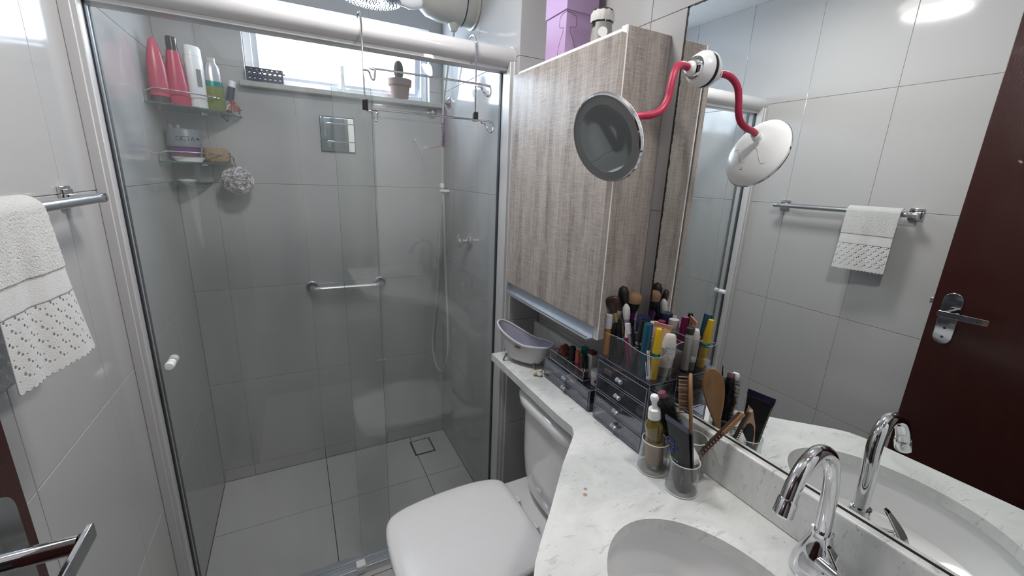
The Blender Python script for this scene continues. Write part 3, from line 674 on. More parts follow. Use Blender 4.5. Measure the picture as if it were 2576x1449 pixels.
towel_sheet('terry', TOWEL, 0.0, 0.120, 130, 90, tw, thick=0.0035, noisea=0.0009)
towel_sheet('band', TOWELB, 0.1185, 0.160, 60, 14, tw, thick=0.0016)
towel_sheet('lace_border', TOWELB, 0.158, 0.262, 200, 130, tw, holes=True, thick=0.0014)

# ------------------------------------------------------------------ door leaf (open against the left side)
DXF, DXB = 0.145, 0.110
dl = struct('door_1', MB().box(DXB, DXF, YN + 0.005, 0.563, 0.008, 2.09), DOORW, bevel=0.0015)
dl['label'] = 'dark red wooden door standing open'
pl = part('handle_plate', MB(frame((DXF, 0.512, 1.132), (1, 0, 0), (0, 1, 0))).prism(rrect(0.050, 0.180, 0.0245, 8), 0, 0.006), CHROME, dl, bevel=0.0015)
part('keyhole', MB(frame((DXF + 0.0055, 0.512, 1.098), (1, 0, 0), (0, 1, 0))).lathe([(0, 0), (0.004, 0), (0.004, 0.0012), (0, 0.0012)], 16), RUBBER, pl)
part('keyhole', MB(frame((DXF + 0.0055, 0.512, 1.066), (1, 0, 0), (0, 1, 0))).lathe([(0, 0), (0.004, 0), (0.004, 0.0012), (0, 0.0012)], 16), RUBBER, pl)
lv = part('door_handle', MB().cyl((DXF + 0.006, 0.507, 1.157), (0.200, 0.507, 1.157), 0.0095, n=24), CHROME, dl)
part('lever', MB(frame((0.201, 0.4660, 1.1555), (1, 0, 0), (0, 1, 0))).prism(rrect(0.122, 0.019, 0.004, 5), 0, 0.0055), CHROME, lv, bevel=0.001)
part('latch_bolt', MB().box(0.122, 0.133, 0.562, 0.575, 1.170, 1.190), STEEL, dl, bevel=0.001)
fr = struct('trim_2', MB().box(0.085, 0.112, YN - 0.11, YN + 0.012, 0, 2.12).box(0.925, 0.955, YN - 0.11, YN + 0.012, 0, 2.12).box(0.085, 0.955, YN - 0.11, YN + 0.012, 2.095, 2.125), DOORW)
fr['label'] = 'dark red wooden door casing'

# ------------------------------------------------------------------ lamps
cl = thing('ceiling_lamp', 'round white ceiling lamp over the middle of the bathroom', 'lamp', (0.60, 1.06, 2.36))
part('base', MB().lathe([(0, 2.409), (0.15, 2.409), (0.15, 2.395), (0, 2.395)], 48, Matrix.Translation((0.60, 1.06, 0))), WHITEP, cl)
part('diffuser', MB().lathe([(0, 2.366), (0.06, 2.367), (0.11, 2.372), (0.138, 2.384), (0.142, 2.395), (0, 2.395)], 48, Matrix.Translation((0.60, 1.06, 0))), LAMPM, cl)
wlp = thing('wall_lamp', 'small white wall lamp above the vanity mirror', 'lamp', (1.22, 0.34, 2.10))
part('wall_plate', MB().box(W2 - 0.016, W2, 0.28, 0.40, 2.09, 2.21), WHITEP, wlp, bevel=0.003)
part('shade', MB(frame((W2 - 0.016, 0.34, 2.15), (-1, 0, 0))).lathe([(0, 0), (0.058, 0), (0.066, 0.02), (0.064, 0.05), (0.048, 0.074), (0.02, 0.084), (0, 0.085)], 36), LAMPM, wlp)

# ------------------------------------------------------------------ drying rack hooked on the header tube
rk = thing('hanging_rack', 'chrome wire hanging rack hooked over the white header tube', 'rack', (0.82, 1.385, 1.69))
def hook(x, zlow):
    p = [(x, 1.463, 1.955)]
    for i in range(11):
        a = math.radians(0 + 180 * i / 10); p.append((x, 1.4245 + 0.0385 * math.cos(a), 1.945 + 0.0405 * math.sin(a)))
    p += [(x, 1.386, 1.90), (x, 1.384, zlow)]; return p
for x in (0.638, 0.990):
    part('hook_rod', MB().tube(hook(x, 1.735), 0.0028, 10), CHROME, rk)
    part('rod_sleeve', MB().box(x - 0.0075, x + 0.0075, 1.3765, 1.3915, 1.718, 1.747), BLACKP, rk, bevel=0.0015)
def rail(z, xa, xb, dx):
    p = [(xa, 1.384, z), (xa + 0.011, 1.372, z - 0.004), (xa + 0.014, 1.350, z - 0.026), (xa + 0.020, 1.345, z - 0.030), (xa + 0.024, 1.352, z - 0.018), (xa + 0.028, 1.362, z - 0.001), (xa + 0.036, 1.366, z + 0.004),
         (xb, 1.366, z + 0.004), (xb + 0.012, 1.364, z + 0.002), (xb + 0.020, 1.352, z - 0.004), (xb + 0.018, 1.345, z - 0.024), (xb + 0.011, 1.343, z - 0.032), (xb + 0.003, 1.350, z - 0.028), (xb - 0.004, 1.372, z - 0.004), (xb - 0.012, 1.382, z)]
    return smoothpath(p, 4)
part('rail', MB().tube(rail(1.826, 0.640, 1.008, 0), 0.0030, 10), CHROME, rk)
part('rail', MB().tube(rail(1.716, 0.642, 1.022, 0), 0.0030, 10), CHROME, rk)

# ------------------------------------------------------------------ soap-dish mirror, grab bar, valve
sm = thing('shaving_mirror', 'small square frameless mirror on the back shower wall', 'mirror', (0.634, YB - 0.004, 1.70))
part('glass', MB().box(0.562, 0.707, YB - 0.006, YB - 0.001, 1.627, 1.776), MIRROR, sm, flat=True)
b = MB(); t_ = 0.003
for x0, x1, z0, z1 in ((0.560, 0.709, 1.6245, 1.6275), (0.560, 0.709, 1.7755, 1.7785), (0.560, 0.5625, 1.6275, 1.7755), (0.7065, 0.709, 1.6275, 1.7755)): b.box(x0, x1, YB - 0.0075, YB - 0.0005, z0, z1)
part('dark_edge', b, RUBBER, sm)
gb = thing('grab_bar', 'satin steel grab bar on the back shower wall', 'grab bar', (0.63, YB, 0.978))
for x in (0.472, 0.796):
    fl = part('flange', MB(frame((x, YB, 0.980), (0, -1, 0))).lathe([(0, 0), (0.030, 0), (0.030, 0.004), (0.026, 0.007), (0, 0.007)], 32), STEEL, gb)
    part('gasket', MB(frame((x, YB - 0.006, 0.980), (0, -1, 0))).lathe([(0, 0), (0.0235, 0), (0.0225, 0.0045), (0, 0.0045)], 32), RUBBER, fl)
path = smoothpath([(0.472, YB - 0.008, 0.980), (0.473, YB - 0.035, 0.980), (0.480, YB - 0.055, 0.980), (0.500, YB - 0.062, 0.980), (0.53, YB - 0.063, 0.980), (0.74, YB - 0.063, 0.980), (0.768, YB - 0.062, 0.980), (0.788, YB - 0.055, 0.980), (0.795, YB - 0.035, 0.980), (0.796, YB - 0.008, 0.980)], 5)
part('bar', MB().tube(path, 0.0150, 20), STEEL, gb)
va = thing('shower_valve', 'chrome shower valve handle on the right shower wall', 'valve', (1.09, 1.80, 1.245))
VF = frame((W1, 1.80, 1.246), (-1, 0, 0), (0, 0, 1))
part('flange', MB(VF).lathe([(0, 0), (0.032, 0), (0.033, 0.005), (0.024, 0.013), (0.018, 0.016), (0, 0.016)], 32), CHROME, va)
part('stem', MB(VF).lathe([(0, 0.014), (0.013, 0.014), (0.0125, 0.045), (0, 0.045)], 24), CHROME, va)
b = MB(VF)
b.lathe([(0, 0.042), (0.014, 0.042), (0.020, 0.048), (0.030, 0.050), (0.031, 0.054), (0.022, 0.060), (0, 0.061)], 36, fn=lambda a, z: 1 + 0.18 * math.cos(3 * a))
part('handle', b, CHROME, va)

# ------------------------------------------------------------------ electric shower, hose, head
hs = thing('electric_shower', 'aged white electric shower heater with a wide round rain head', 'shower', (0.98, 1.78, 2.12))
HF = frame((1.138, 1.79, 2.205), (-1, 0, 0), (0, 1, 0))
part('housing', MB(HF).lathe([(0, 0), (0.088, 0), (0.088, 0.006), (0.080, 0.008), (0.082, 0.05), (0.080, 0.052), (0.082, 0.054), (0.080, 0.14), (0.070, 0.19), (0.052, 0.215), (0, 0.222)], 44), BEIGEP, hs)
part('joint_line', MB(HF).lathe([(0.0805, 0.049), (0.0832, 0.050), (0.0832, 0.053), (0.0805, 0.054)], 44), RUBBER, hs)
ou = part('outlet', MB().lathe([(0, 2.10), (0.013, 2.10), (0.018, 2.112), (0.022, 2.122), (0.024, 2.135), (0, 2.135)], 26, Matrix.Translation((1.055, 1.79, 0))), BEIGEP, hs)
part('arm', MB().tube(smoothpath([(0.935, 1.785, 2.178), (0.90, 1.775, 2.160), (0.86, 1.76, 2.150), (0.82, 1.745, 2.150), (0.76, 1.735, 2.155)], 5), [0.016] * 10 + [0.013] * 11, 16), WHITEP, hs)
RH = frame((0.722, 1.722, 2.120), (0.03, -0.06, 1), (1, 0, 0))
rh = part('rain_head', MB(RH).lathe([(0, 0), (0.050, -0.001), (0.094, 0.000), (0.104, 0.004), (0.107, 0.011), (0.103, 0.017), (0.06, 0.024), (0.03, 0.036), (0, 0.040)], 56), SILVERH, hs)
b = MB(RH)
for k, r in enumerate((0.012, 0.022, 0.032, 0.055, 0.068, 0.081, 0.092)):
    n = int(r * 340) + 4
    for i in range(n):
        a = 2 * math.pi * (i + 0.5 * (k % 2)) / n; b.lathe([(0.0022, 0.001), (0.0018, -0.0025), (0, -0.0028)], 6, RH @ Matrix.Translation((r * math.cos(a), r * math.sin(a), 0)))
o = part('nozzle', b, GREYINK, rh); o['kind'] = 'stuff'
ho = thing('shower_hose', 'thin white shower hose looping down the shower corner from the heater', 'hose', (1.10, 2.09, 0.5))
path = smoothpath([(1.055, 1.79, 2.102), (1.060, 1.81, 2.085), (1.095, 1.93, 2.10), (1.105, 1.99, 2.06), (1.108, 2.05, 1.95), (1.108, 2.085, 1.85), (1.108, 2.10, 1.60), (1.108, 2.105, 1.45), (1.105, 2.130, 1.30), (1.098, 2.140, 1.10), (1.090, 2.150, 0.90), (1.075, 2.170, 0.70), (1.062, 2.150, 0.58), (1.060, 2.07, 0.505), (1.064, 1.98, 0.52), (1.078, 1.935, 0.63), (1.095, 1.985, 0.80), (1.105, 2.04, 1.00), (1.108, 2.07, 1.25), (1.110, 2.095, 1.44)], 8)
part('hose', MB().tube(path, 0.0052, 10), BEIGEP, ho)
hh = thing('hose_holder', 'small white hose holder in the shower corner', 'holder', (1.12, 2.10, 1.455))
part('clip', MB().box(1.118, W1, 2.088, 2.118, 1.455, 1.468).box(1.096, 1.122, 2.092, 2.112, 1.456, 1.467), WHITEP, hh, bevel=0.002)
part('nozzle', MB().cyl((1.108, 2.108, 1.476), (1.108, 2.110, 1.498), 0.011, 0.013, n=20), WHITEP, hh)

# suction hook with purple comb
sh = thing('suction_hook', 'pair of round chrome suction hooks in the shower corner', 'hook', (1.125, 2.12, 1.875))
for (p, d) in (((W1 - 0.0005, 2.095, 1.882), (-1, 0, 0)), ((1.085, YB - 0.0005, 1.8425), (0, -1, 0))):
    part('suction_disc', MB(frame(p, d, (0, 0, 1))).lathe([(0, 0), (0.026, 0), (0.027, 0.004), (0.018, 0.011), (0.010, 0.018), (0.008, 0.026), (0, 0.027)], 30), CHROME, sh)
cbm = thing('hanging_comb', 'purple comb hanging under the chrome suction hook in the shower', 'comb', (1.105, 2.085, 1.66))
b = MB().box(1.108, 1.113, 2.079, 2.092, 1.672, 1.885); part('handle', b, PURPLE, cbm, bevel=0.0015)
b = MB()
for i in range(13): b.box(1.0985, 1.109, 2.084, 2.087, 1.678 + i * 0.0085, 1.6815 + i * 0.0085)
part('teeth', b, PURPLE, cbm)

# ------------------------------------------------------------------ window sill items
pt = thing('potted_cactus', 'small cactus in a terracotta pot on the window sill', 'plant', (0.926, 2.195, 1.885))
PM = Matrix.Translation((0.926, 2.195, 1.885))
part('pot', MB().lathe([(0, 0), (0.037, 0), (0.038, 0.002), (0.047, 0.058), (0.054, 0.059), (0.057, 0.088), (0.053, 0.089), (0.050, 0.076), (0, 0.076)], 40, PM), TERRA, pt)
part('soil', MB().lathe([(0, 0.078), (0.0495, 0.077), (0, 0.074)], 24, PM), SOIL, pt)
ca = part('cactus', MB().lathe([(0.008, 0.074), (0.010, 0.088), (0.017, 0.096), (0.021, 0.108), (0.0225, 0.125), (0.021, 0.145), (0.016, 0.160), (0.008, 0.169), (0, 0.171)], 48, PM @ Matrix.Translation((-0.004, 0, 0)), fn=lambda a, z: 1 + 0.05 * math.cos(14 * a)), CACTUS, pt)
b = MB(); random.seed(4)
for i in range(260):
    a = random.uniform(0, 2 * math.pi); z = random.uniform(0.092, 0.165); r = 0.022 * math.sqrt(max(0.05, 1 - ((z - 0.125) / 0.048) ** 2))
    c0 = PM @ Vector((-0.004 + r * math.cos(a), r * math.sin(a), z)); d = Vector((math.cos(a), math.sin(a), random.uniform(-0.3, 0.7))).normalized() * 0.0035
    t2 = Vector((-math.sin(a), math.cos(a), 0)) * 0.0004; b.add([c0 - t2, c0 + t2, c0 + d], [(0, 1, 2)])
o = part('spines', b, PIN, ca, flat=True); o['kind'] = 'stuff'
bk = thing('small_basket', 'low navy plastic basket with round holes on the sill', 'basket', (0.362, 2.19, 1.885))
def holed_wall(x0, x1, z0, z1, y0, y1, nx, rows, r):
    b = MB(); cw = (x1 - x0) / nx; ch = (z1 - z0) / rows
    for i in range(nx):
        for j in range(rows):
            cx = x0 + (i + 0.5) * cw; cz = z0 + (j + 0.5) * ch; N = 16; vs = []
            for k in range(N):
                a = 2 * math.pi * (k + 0.5) / N; c_, s_ = math.cos(a), math.sin(a); q = 1 / max(abs(c_), abs(s_))
                ox, oz = cx + c_ * q * cw / 2, cz + s_ * q * ch / 2; ix, iz = cx + r * c_, cz + r * s_ * 1.0
                vs += [(ox, y0, oz), (ix, y0, iz), (ix, y1, iz), (ox, y1, oz)]
            fs = []
            for k in range(N):
                l = (k + 1) % N; A = 4 * k; B = 4 * l; fs += [(A, B, B + 1, A + 1), (A + 1, B + 1, B + 2, A + 2), (A + 2, B + 2, B + 3, A + 3)]
            b.add(vs, fs)
    return b
z0, z1 = 1.887, 1.936
b = holed_wall(0.297, 0.427, z0 + 0.004, z1 - 0.004, 2.166, 2.169, 7, 2, 0.0068)
part('front_wall', b, NAVY, bk, flat=True)
b = holed_wall(0.297, 0.427, z0 + 0.004, z1 - 0.004, 2.214, 2.217, 7, 2, 0.0068); part('rear_wall', b, NAVY, bk, flat=True)
b = MB().box(0.295, 0.429, 2.164, 2.219, z0 - 0.002, z0 + 0.004)
for (a0, a1, c0, c1) in ((0.294, 0.430, 2.163, 2.170), (0.294, 0.430, 2.213, 2.220), (0.294, 0.299, 2.170, 2.213), (0.425, 0.430, 2.170, 2.213)): b.box(a0, a1, c0, c1, z1 - 0.004, z1 + 0.002)
b.box(0.294, 0.298, 2.166, 2.217, z0, z1); b.box(0.426, 0.430, 2.166, 2.217, z0, z1); b.box(0.430, 0.437, 2.185, 2.20, z1 - 0.012, z1 - 0.006)
part('rim', b, NAVY, bk, bevel=0.001)

# ------------------------------------------------------------------ corner shelves
def corner_shelf(label, z, r, rail_h):
    t = thing('corner_shelf', label, 'shelf', (0.0, YB, z - 0.008), 'glass corner shelves')
    n = 16; out = [(0.0015, YB - 0.0015)]
    for i in range(n + 1):
        a = math.pi / 2 * i / n; k = 0.82 + 0.18 * 1.0; c_, s_ = math.cos(a), math.sin(a); q = (0.35 / max(c_ + s_, 1e-6)) + 0.65
        out.append((0.0015 + r * q * s_, YB - 0.0015 - r * q * c_))
    part('glass_plate', MB().prism(out, z - 0.007, z), SHELFG, t, flat=True)
    ed = [(x, y, z - 0.0035) for x, y in out[1:]]
    part('glass_edge', MB().tube(ed, 0.0034, 6), GEDGE, t)
    if rail_h:
        p = [(x * 0.97 + 0.003, (y - YB) * 0.97 + YB - 0.003, z + rail_h) for x, y in out[1:]]
        part('rail', MB().tube([(p[0][0], p[0][1], z)] + [(p[0][0] , p[0][1], z + rail_h * 0.7)] + p[1:-1] + [(p[-1][0], p[-1][1], z + rail_h * 0.7), (p[-1][0], p[-1][1], z)], 0.0024, 8), CHROME, t)
    part('wall_clip', MB().box(0, 0.014, YB - r * 0.55, YB - r * 0.55 + 0.02, z - 0.013, z + 0.006), CHROME, t, bevel=0.001)
    part('wall_clip', MB().box(r * 0.55 - 0.02, r * 0.55, YB - 0.014, YB, z - 0.013, z + 0.006), CHROME, t, bevel=0.001)
corner_shelf('topmost and largest glass corner shelf, crowded with bottles', 1.748, 0.258, 0.045)
corner_shelf('middle glass corner shelf holding the grey jar and tan sponge', 1.551, 0.214, 0.034)
corner_shelf('lowest and smallest glass corner shelf with a soap bar', 1.470, 0.120, 0)
sp = part('soap_bar', MB(Matrix.Translation((0.045, 2.155, 1.470))).lathe([(0, 0), (0.024, 0.0), (0.029, 0.006), (0.026, 0.013), (0, 0.015)], 28, sx=1, sy=0.8) if False else MB().lathe([(0, 0), (0.024, 0.0), (0.029, 0.006), (0.026, 0.013), (0, 0.015)], 28, Matrix.Translation((0.046, 2.160, 1.4705)) @ Matrix.Diagonal((1.15, 0.75, 1, 1))), WAX)
tag(sp, 'thin cream soap bar on the lowest corner shelf', 'soap')

Z1 = 1.7485
def oval_loft(cx, cy, z, prof, rot=0, tilt=(0, 0), n=28, p=2.0):
    """prof: (height, half width, half depth)"""
    R = []
    for h, a, d in prof:
        ring = []
        for i in range(n):
            t = 2 * math.pi * i / n; c_, s_ = math.cos(t), math.sin(t)
            x = a * math.copysign(abs(c_) ** (2 / p), c_); y = d * math.copysign(abs(s_) ** (2 / p), s_)
            xr = x * math.cos(rot) - y * math.sin(rot); yr = x * math.sin(rot) + y * math.cos(rot)
            ring.append((cx + xr + tilt[0] * h, cy + yr + tilt[1] * h, z + h))
        R.append(ring)
    return MB().loft(R)
fr_ = math.radians(35)
t = thing('pink_bottle', 'pink bottle standing upside down on a dark cap at the left of the top shelf', 'bottle', (0.050, 2.040, Z1))
part('cap', oval_loft(0.037, 1.998, Z1, [(0, 0.029, 0.018), (0.022, 0.030, 0.019)], fr_), BROWN, t, bevel=0.002)
part('body', oval_loft(0.037, 1.998, Z1, [(0.0225, 0.031, 0.019), (0.05, 0.032, 0.020), (0.12, 0.028, 0.018), (0.17, 0.020, 0.013), (0.200, 0.012, 0.008), (0.211, 0.005, 0.004)], fr_), PINK, t, ang=60)
t = thing('pink_bottle', 'pink bottle with a glossy black cap second from the left on the top shelf', 'bottle', (0.092, 2.058, Z1))
part('body', oval_loft(0.084, 2.032, Z1, [(0, 0.034, 0.021), (0.006, 0.036, 0.023), (0.06, 0.034, 0.022), (0.13, 0.027, 0.018), (0.182, 0.020, 0.015)], fr_), PINK, t, ang=60)
part('cap', oval_loft(0.084, 2.032, Z1, [(0.182, 0.0175, 0.0145), (0.225, 0.0165, 0.0135), (0.228, 0.014, 0.011)], fr_), BLACKP, t)
t = thing('purple_bottle', 'slim purple bottle with brown cap behind the pink bottles', 'bottle', (0.118, 2.115, Z1))
part('body', oval_loft(0.118, 2.115, Z1, [(0, 0.019, 0.019), (0.11, 0.019, 0.019), (0.13, 0.012, 0.012)]), PURPLE, t)
part('neck', oval_loft(0.118, 2.115, Z1, [(0.13, 0.012, 0.012), (0.165, 0.012, 0.012)]), LABELW, t)
part('cap', oval_loft(0.118, 2.115, Z1, [(0.166, 0.0125, 0.0125), (0.192, 0.0125, 0.0125)]), BROWN, t)
t = thing('white_bottle', 'tall white shampoo bottle with grey script in the middle of the top shelf', 'bottle', (0.160, 2.095, Z1))
part('body', oval_loft(0.137, 2.068, Z1, [(0, 0.030, 0.018), (0.004, 0.032, 0.020), (0.16, 0.033, 0.021), (0.180, 0.031, 0.020)], fr_ + 0.2), WHITEP, t, ang=50)
part('cap', oval_loft(0.137, 2.068, Z1, [(0.1805, 0.031, 0.020), (0.208, 0.029, 0.019), (0.214, 0.025, 0.016)], fr_ + 0.2), WHITEP, t, ang=50)
vd = Vector((0.40, -0.90, 0)).normalized()
TF = frame(Vector((0.137, 2.068, Z1 + 0.105)) + Vector((0.57, -0.82, 0)).normalized() * 0.0218, (0.57, -0.82, 0), (0, 0, -1))
text('lettering', 'dove', 0.020, TF, GREYINK, t) if False else part('print', MB(TF).box(-0.03, 0.03, -0.007, 0.009, 0, 0.0003), GREYINK, t)
t = thing('green_bottle', 'clear-shouldered bottle of green gel on the top shelf', 'bottle', (0.199, 2.120, Z1))
part('body', oval_loft(0.186, 2.106, Z1, [(0, 0.031, 0.018), (0.004, 0.033, 0.020), (0.085, 0.032, 0.019), (0.105, 0.030, 0.018)], 0.5), GREEN, t, ang=50)
part('shoulder', oval_loft(0.186, 2.106, Z1, [(0.105, 0.0302, 0.018), (0.130, 0.030, 0.017), (0.160, 0.024, 0.014), (0.175, 0.014, 0.010)], 0.5), SILVER, t, ang=50)
part('cap', oval_loft(0.186, 2.106, Z1, [(0.175, 0.015, 0.011), (0.190, 0.015, 0.011)], 0.5), BEIGEP, t)
part('label', oval_loft(0.186, 2.106, Z1, [(0.088, 0.0328, 0.0194), (0.106, 0.0312, 0.0189)], 0.5), TEALM, t)
t = thing('black_tube', 'slim black tube with white cap leaning over the end of the top shelf', 'tube', (0.225, 2.175, Z1 - 0.03))
TB = frame((0.217, 2.160, Z1), (0.22, 0.0, 1), (1, 0, 0))
part('tube_body', MB(TB).lathe([(0, 0), (0.0125, 0.001), (0.0135, 0.02), (0.0135, 0.103), (0, 0.105)], 22), NAVY, t)
part('cap', MB(TB).lathe([(0, 0.104), (0.0140, 0.104), (0.0125, 0.128), (0, 0.129)], 22), WHITEP, t)
part('label', MB(TB).lathe([(0.0136, 0.012), (0.0138, 0.013), (0.0138, 0.045), (0.0136, 0.046)], 22), LABELW, t)
t = thing('octopus_hook', 'small red octopus-shaped rubber hook clinging to the top shelf rail', 'hook', (0.243, 2.155, 1.77))
b = MB().ell((0.240, 2.142, 1.790), 0.009, 0.008, 0.009)
for k in range(6):
    a = -0.9 + k * 0.5; b.tube(smoothpath([(0.240, 2.141, 1.785), (0.240 + 0.012 * math.sin(a), 2.136, 1.777 - 0.004 * k % 3 * 0.3), (0.236 + 0.022 * math.sin(a) + 0.004, 2.136, 1.766 - 0.010 * math.cos(a)), (0.243 + 0.024 * math.sin(a), 2.132, 1.762)], 3), 0.0022, 6)
part('body', b, REDR, t)
t = thing('razor', 'black razor with a triangular head under the end of the top shelf', 'razor', (0.205, 2.165, 1.715))
b = MB(); b.tube([(0.190, 2.162, 1.737), (0.214, 2.162, 1.720), (0.214, 2.162, 1.744), (0.190, 2.162, 1.737)], 0.0030, 6); b.box(0.205, 0.214, 2.158, 2.166, 1.715, 1.724)
part('razor_head', b, BLACKP, t)

Z2 = 1.5515
t = thing('hair_mask_jar', 'purple hair mask jar with a grey lid lettered OCTA on the middle shelf', 'jar', (0.066, 2.135, Z2))
JM = Matrix.Translation((0.062, 2.132, 0))
part('jar_body', MB().lathe([(0, Z2 + 0.001), (0.043, Z2 + 0.001), (0.046, Z2 + 0.03), (0, Z2 + 0.03)], 40, JM), OCTAP, t)
part('purple_band', MB().lathe([(0, Z2 + 0.030), (0.047, Z2 + 0.030), (0.050, Z2 + 0.055), (0, Z2 + 0.055)], 40, JM), PURPLE, t)
ld = part('lid', MB().lathe([(0, Z2 + 0.055), (0.056, Z2 + 0.055), (0.057, Z2 + 0.064), (0.054, Z2 + 0.117), (0.051, Z2 + 0.122), (0, Z2 + 0.123)], 44, JM), OCTAG, t)
dv = Vector((0.30, -1, 0)).normalized(); xv = Vector((-dv.y, dv.x, 0))
def curved_text(s, size, c, z, r, ang0, step, m, parent, name='lettering'):
    for i, ch in enumerate(s):
        a = ang0 + (i - (len(s) - 1) / 2) * step; d = Vector((math.cos(a), math.sin(a), 0)); x = Vector((-d.y, d.x, 0)); up = Vector((0, 0, 1))
        M = Matrix(((x.x, up.x, d.x, c[0] + d.x * r), (x.y, up.y, d.y, c[1] + d.y * r), (x.z, up.z, d.z, z), (0, 0, 0, 1)))
        text(name, ch, size, M, m, parent)
curved_text('OCTA', 0.024, (0.062, 2.132), Z2 + 0.084, 0.0560, math.atan2(-0.95, 0.25), 0.27, NAVY, ld)
a_ = math.atan2(-0.95, 0.25) + 0.80; part('emblem', MB(frame((0.062 + 0.0548 * math.cos(a_), 2.132 + 0.0548 * math.sin(a_), Z2 + 0.084), (math.cos(a_), math.sin(a_), 0))).lathe([(0, 0), (0.0075, 0), (0.0075, 0.001), (0, 0.001)], 18), NAVY, ld)
for i, (x, y, l) in enumerate(((0.050, 2.120, 'tiny pale vial on the middle of the grey jar lid'), (0.024, 2.135, 'tiny pale vial on the left edge of the grey jar lid'))):
    o = part('sample_vial', MB().lathe([(0, 0), (0.006, 0), (0.0068, 0.008), (0.005, 0.014), (0, 0.015)], 16, Matrix.Translation((x, y, Z2 + 0.1225))), PALEP); tag(o, l, 'vial')
o = part('shower_sponge', oval_loft(0.158, 2.150, Z2, [(0.0, 0.040, 0.024), (0.006, 0.045, 0.028), (0.030, 0.046, 0.029), (0.052, 0.044, 0.027), (0.060, 0.038, 0.022)], 0.45, p=2.8), SPONGE, ang=60); tag(o, 'tan loofah sponge beside the grey jar on the middle shelf', 'sponge')
dm = o.modifiers.new('sub', 'SUBSURF'); dm.levels = 1; dm.render_levels = 1
b = MB().lathe([(0, 0), (0.038, 0), (0.050, 0.014), (0.052, 0.016), (0.048, 0.016), (0.036, 0.004), (0, 0.003)], 40, Matrix.Translation((0.078, 2.078, Z2)) @ Matrix.Rotation(0.45, 4, 'Z') @ Matrix.Diagonal((1.1, 0.45, 1.1, 1)))
o = part('soap_dish', b, WHITEP); tag(o, 'shallow white soap dish at the front of the middle shelf', 'dish')
t = thing('small_tube', 'tiny dark tube standing at the right end of the middle shelf', 'tube', (0.196, 2.180, Z2))
part('tube_body', oval_loft(0.196, 2.180, Z2, [(0, 0.004, 0.004), (0.018, 0.0055, 0.005), (0.030, 0.007, 0.003)]), BROWN, t)
part('cap', MB().box(0.188, 0.204, 2.176, 2.184, Z2 + 0.030, Z2 + 0.044), BROWN, t, bevel=0.001)
# mesh puff hung at the end of the middle shelf
pf = thing('bath_puff', 'white net bath puff hanging under the right end of the middle shelf', 'puff', (0.222, 2.150, 1.435))
b = MB(); random.seed(12); C0 = Vector((0.224, 2.128, 1.482))
for k in range(70):
    ax = Vector((random.gauss(0, 1), random.gauss(0, 1), random.gauss(0, 1))).normalized(); F = frame(C0, ax, (0.3, 0.5, 0.9)); n = 26; vs = []; fs = []; Rr = random.uniform(0.038, 0.050); ph = random.uniform(0, 6)
    h0 = random.uniform(-0.032, 0.032); Rr = math.sqrt(max(0.0002, 0.057 ** 2 - h0 ** 2)) * random.uniform(0.9, 1.03)
    for i in range(n):
        a = 2 * math.pi * i / n; w_ = 0.004 * math.sin(5 * a + ph) + 0.002 * math.sin(11 * a)
        vs += [F @ Vector((Rr * 0.72 * math.cos(a), Rr * 0.72 * math.sin(a), h0 - w_)), F @ Vector((Rr * math.cos(a), Rr * math.sin(a), h0 + w_))]
    fs = [(2 * i, 2 * i + 1, (2 * i + 3) % (2 * n), (2 * i + 2) % (2 * n)) for i in range(n)]; b.add(vs, fs)
part('netting', b, PUFFM, pf, recalc=False)
part('cord', MB().tube(smoothpath([(0.222, 2.140, 1.505), (0.214, 2.165, 1.535), (0.205, 2.190, 1.575), (0.207, 2.197, 1.586)], 4), 0.0012, 6), LACEM, pf)

# ------------------------------------------------------------------ toy bathtub on the shelf
tb = thing('miniature_bathtub', 'miniature white clawfoot bathtub ornament on the marble shelf by the shower', 'ornament', (1.142, 1.245, CZ))
ax = Vector((0.50, -0.866, 0)).normalized(); TBF = frame((1.142, 1.243, CZ), (0, 0, 1), ax)   # local x runs to the low end
def tubring(h, grow=0.0, n=44, inset=0.0):
    o = []
    for i in range(n):
        t_ = 2 * math.pi * i / n; c_, s_ = math.cos(t_), math.sin(t_)
        L = (0.070 + 0.047 * h ** 0.9) * (1.0 if c_ > 0 else 0.97) + grow; Wd = 0.030 + 0.017 * h ** 0.7 + grow
        x = (L - inset) * math.copysign(abs(c_) ** 0.85, c_); y = (Wd - inset) * math.copysign(abs(s_) ** 0.85, s_)
        rise = 0.0; u = -x / 0.1
        top = 0.092 + 0.030 * max(0, (u + 0.3)) ** 1.5 + 0.008 * max(0, -u - 0.3)
        z = 0.018 + (top - 0.018) * h
        o.append(TBF @ Vector((x, y, z)))
    return o
rg = [tubring(h) for h in (0.0, 0.06, 0.25, 0.5, 0.75, 0.97)]
for k in range(len(rg[0])): rg[0][k] = TBF @ Vector(((TBF.inverted() @ rg[0][k]).x * 0.8, (TBF.inverted() @ rg[0][k]).y * 0.8, 0.016))
part('outer_shell', MB().loft(rg, cap=False).loft([[TBF @ Vector(((TBF.inverted() @ p).x * q, (TBF.inverted() @ p).y * q, 0.0155)) for p in rg[0]] for q in (1.0, 0.02)], cap=False), TUBW, tb, ang=60)
rgi = [tubring(h, inset=0.0045) for h in (0.98, 0.7, 0.45, 0.25, 0.12)]
part('inner_shell', MB().loft(rgi, cap=False).loft([rgi[-1], [TBF @ Vector(((TBF.inverted() @ p).x * 0.05, (TBF.inverted() @ p).y * 0.05, 0.026)) for p in rgi[-1]]], cap=False), TUBI, tb, ang=60)
part('rolled_rim', MB().tube(tubring(1.0, grow=0.0015), 0.0042, 10, closed=True), TUBW, tb)
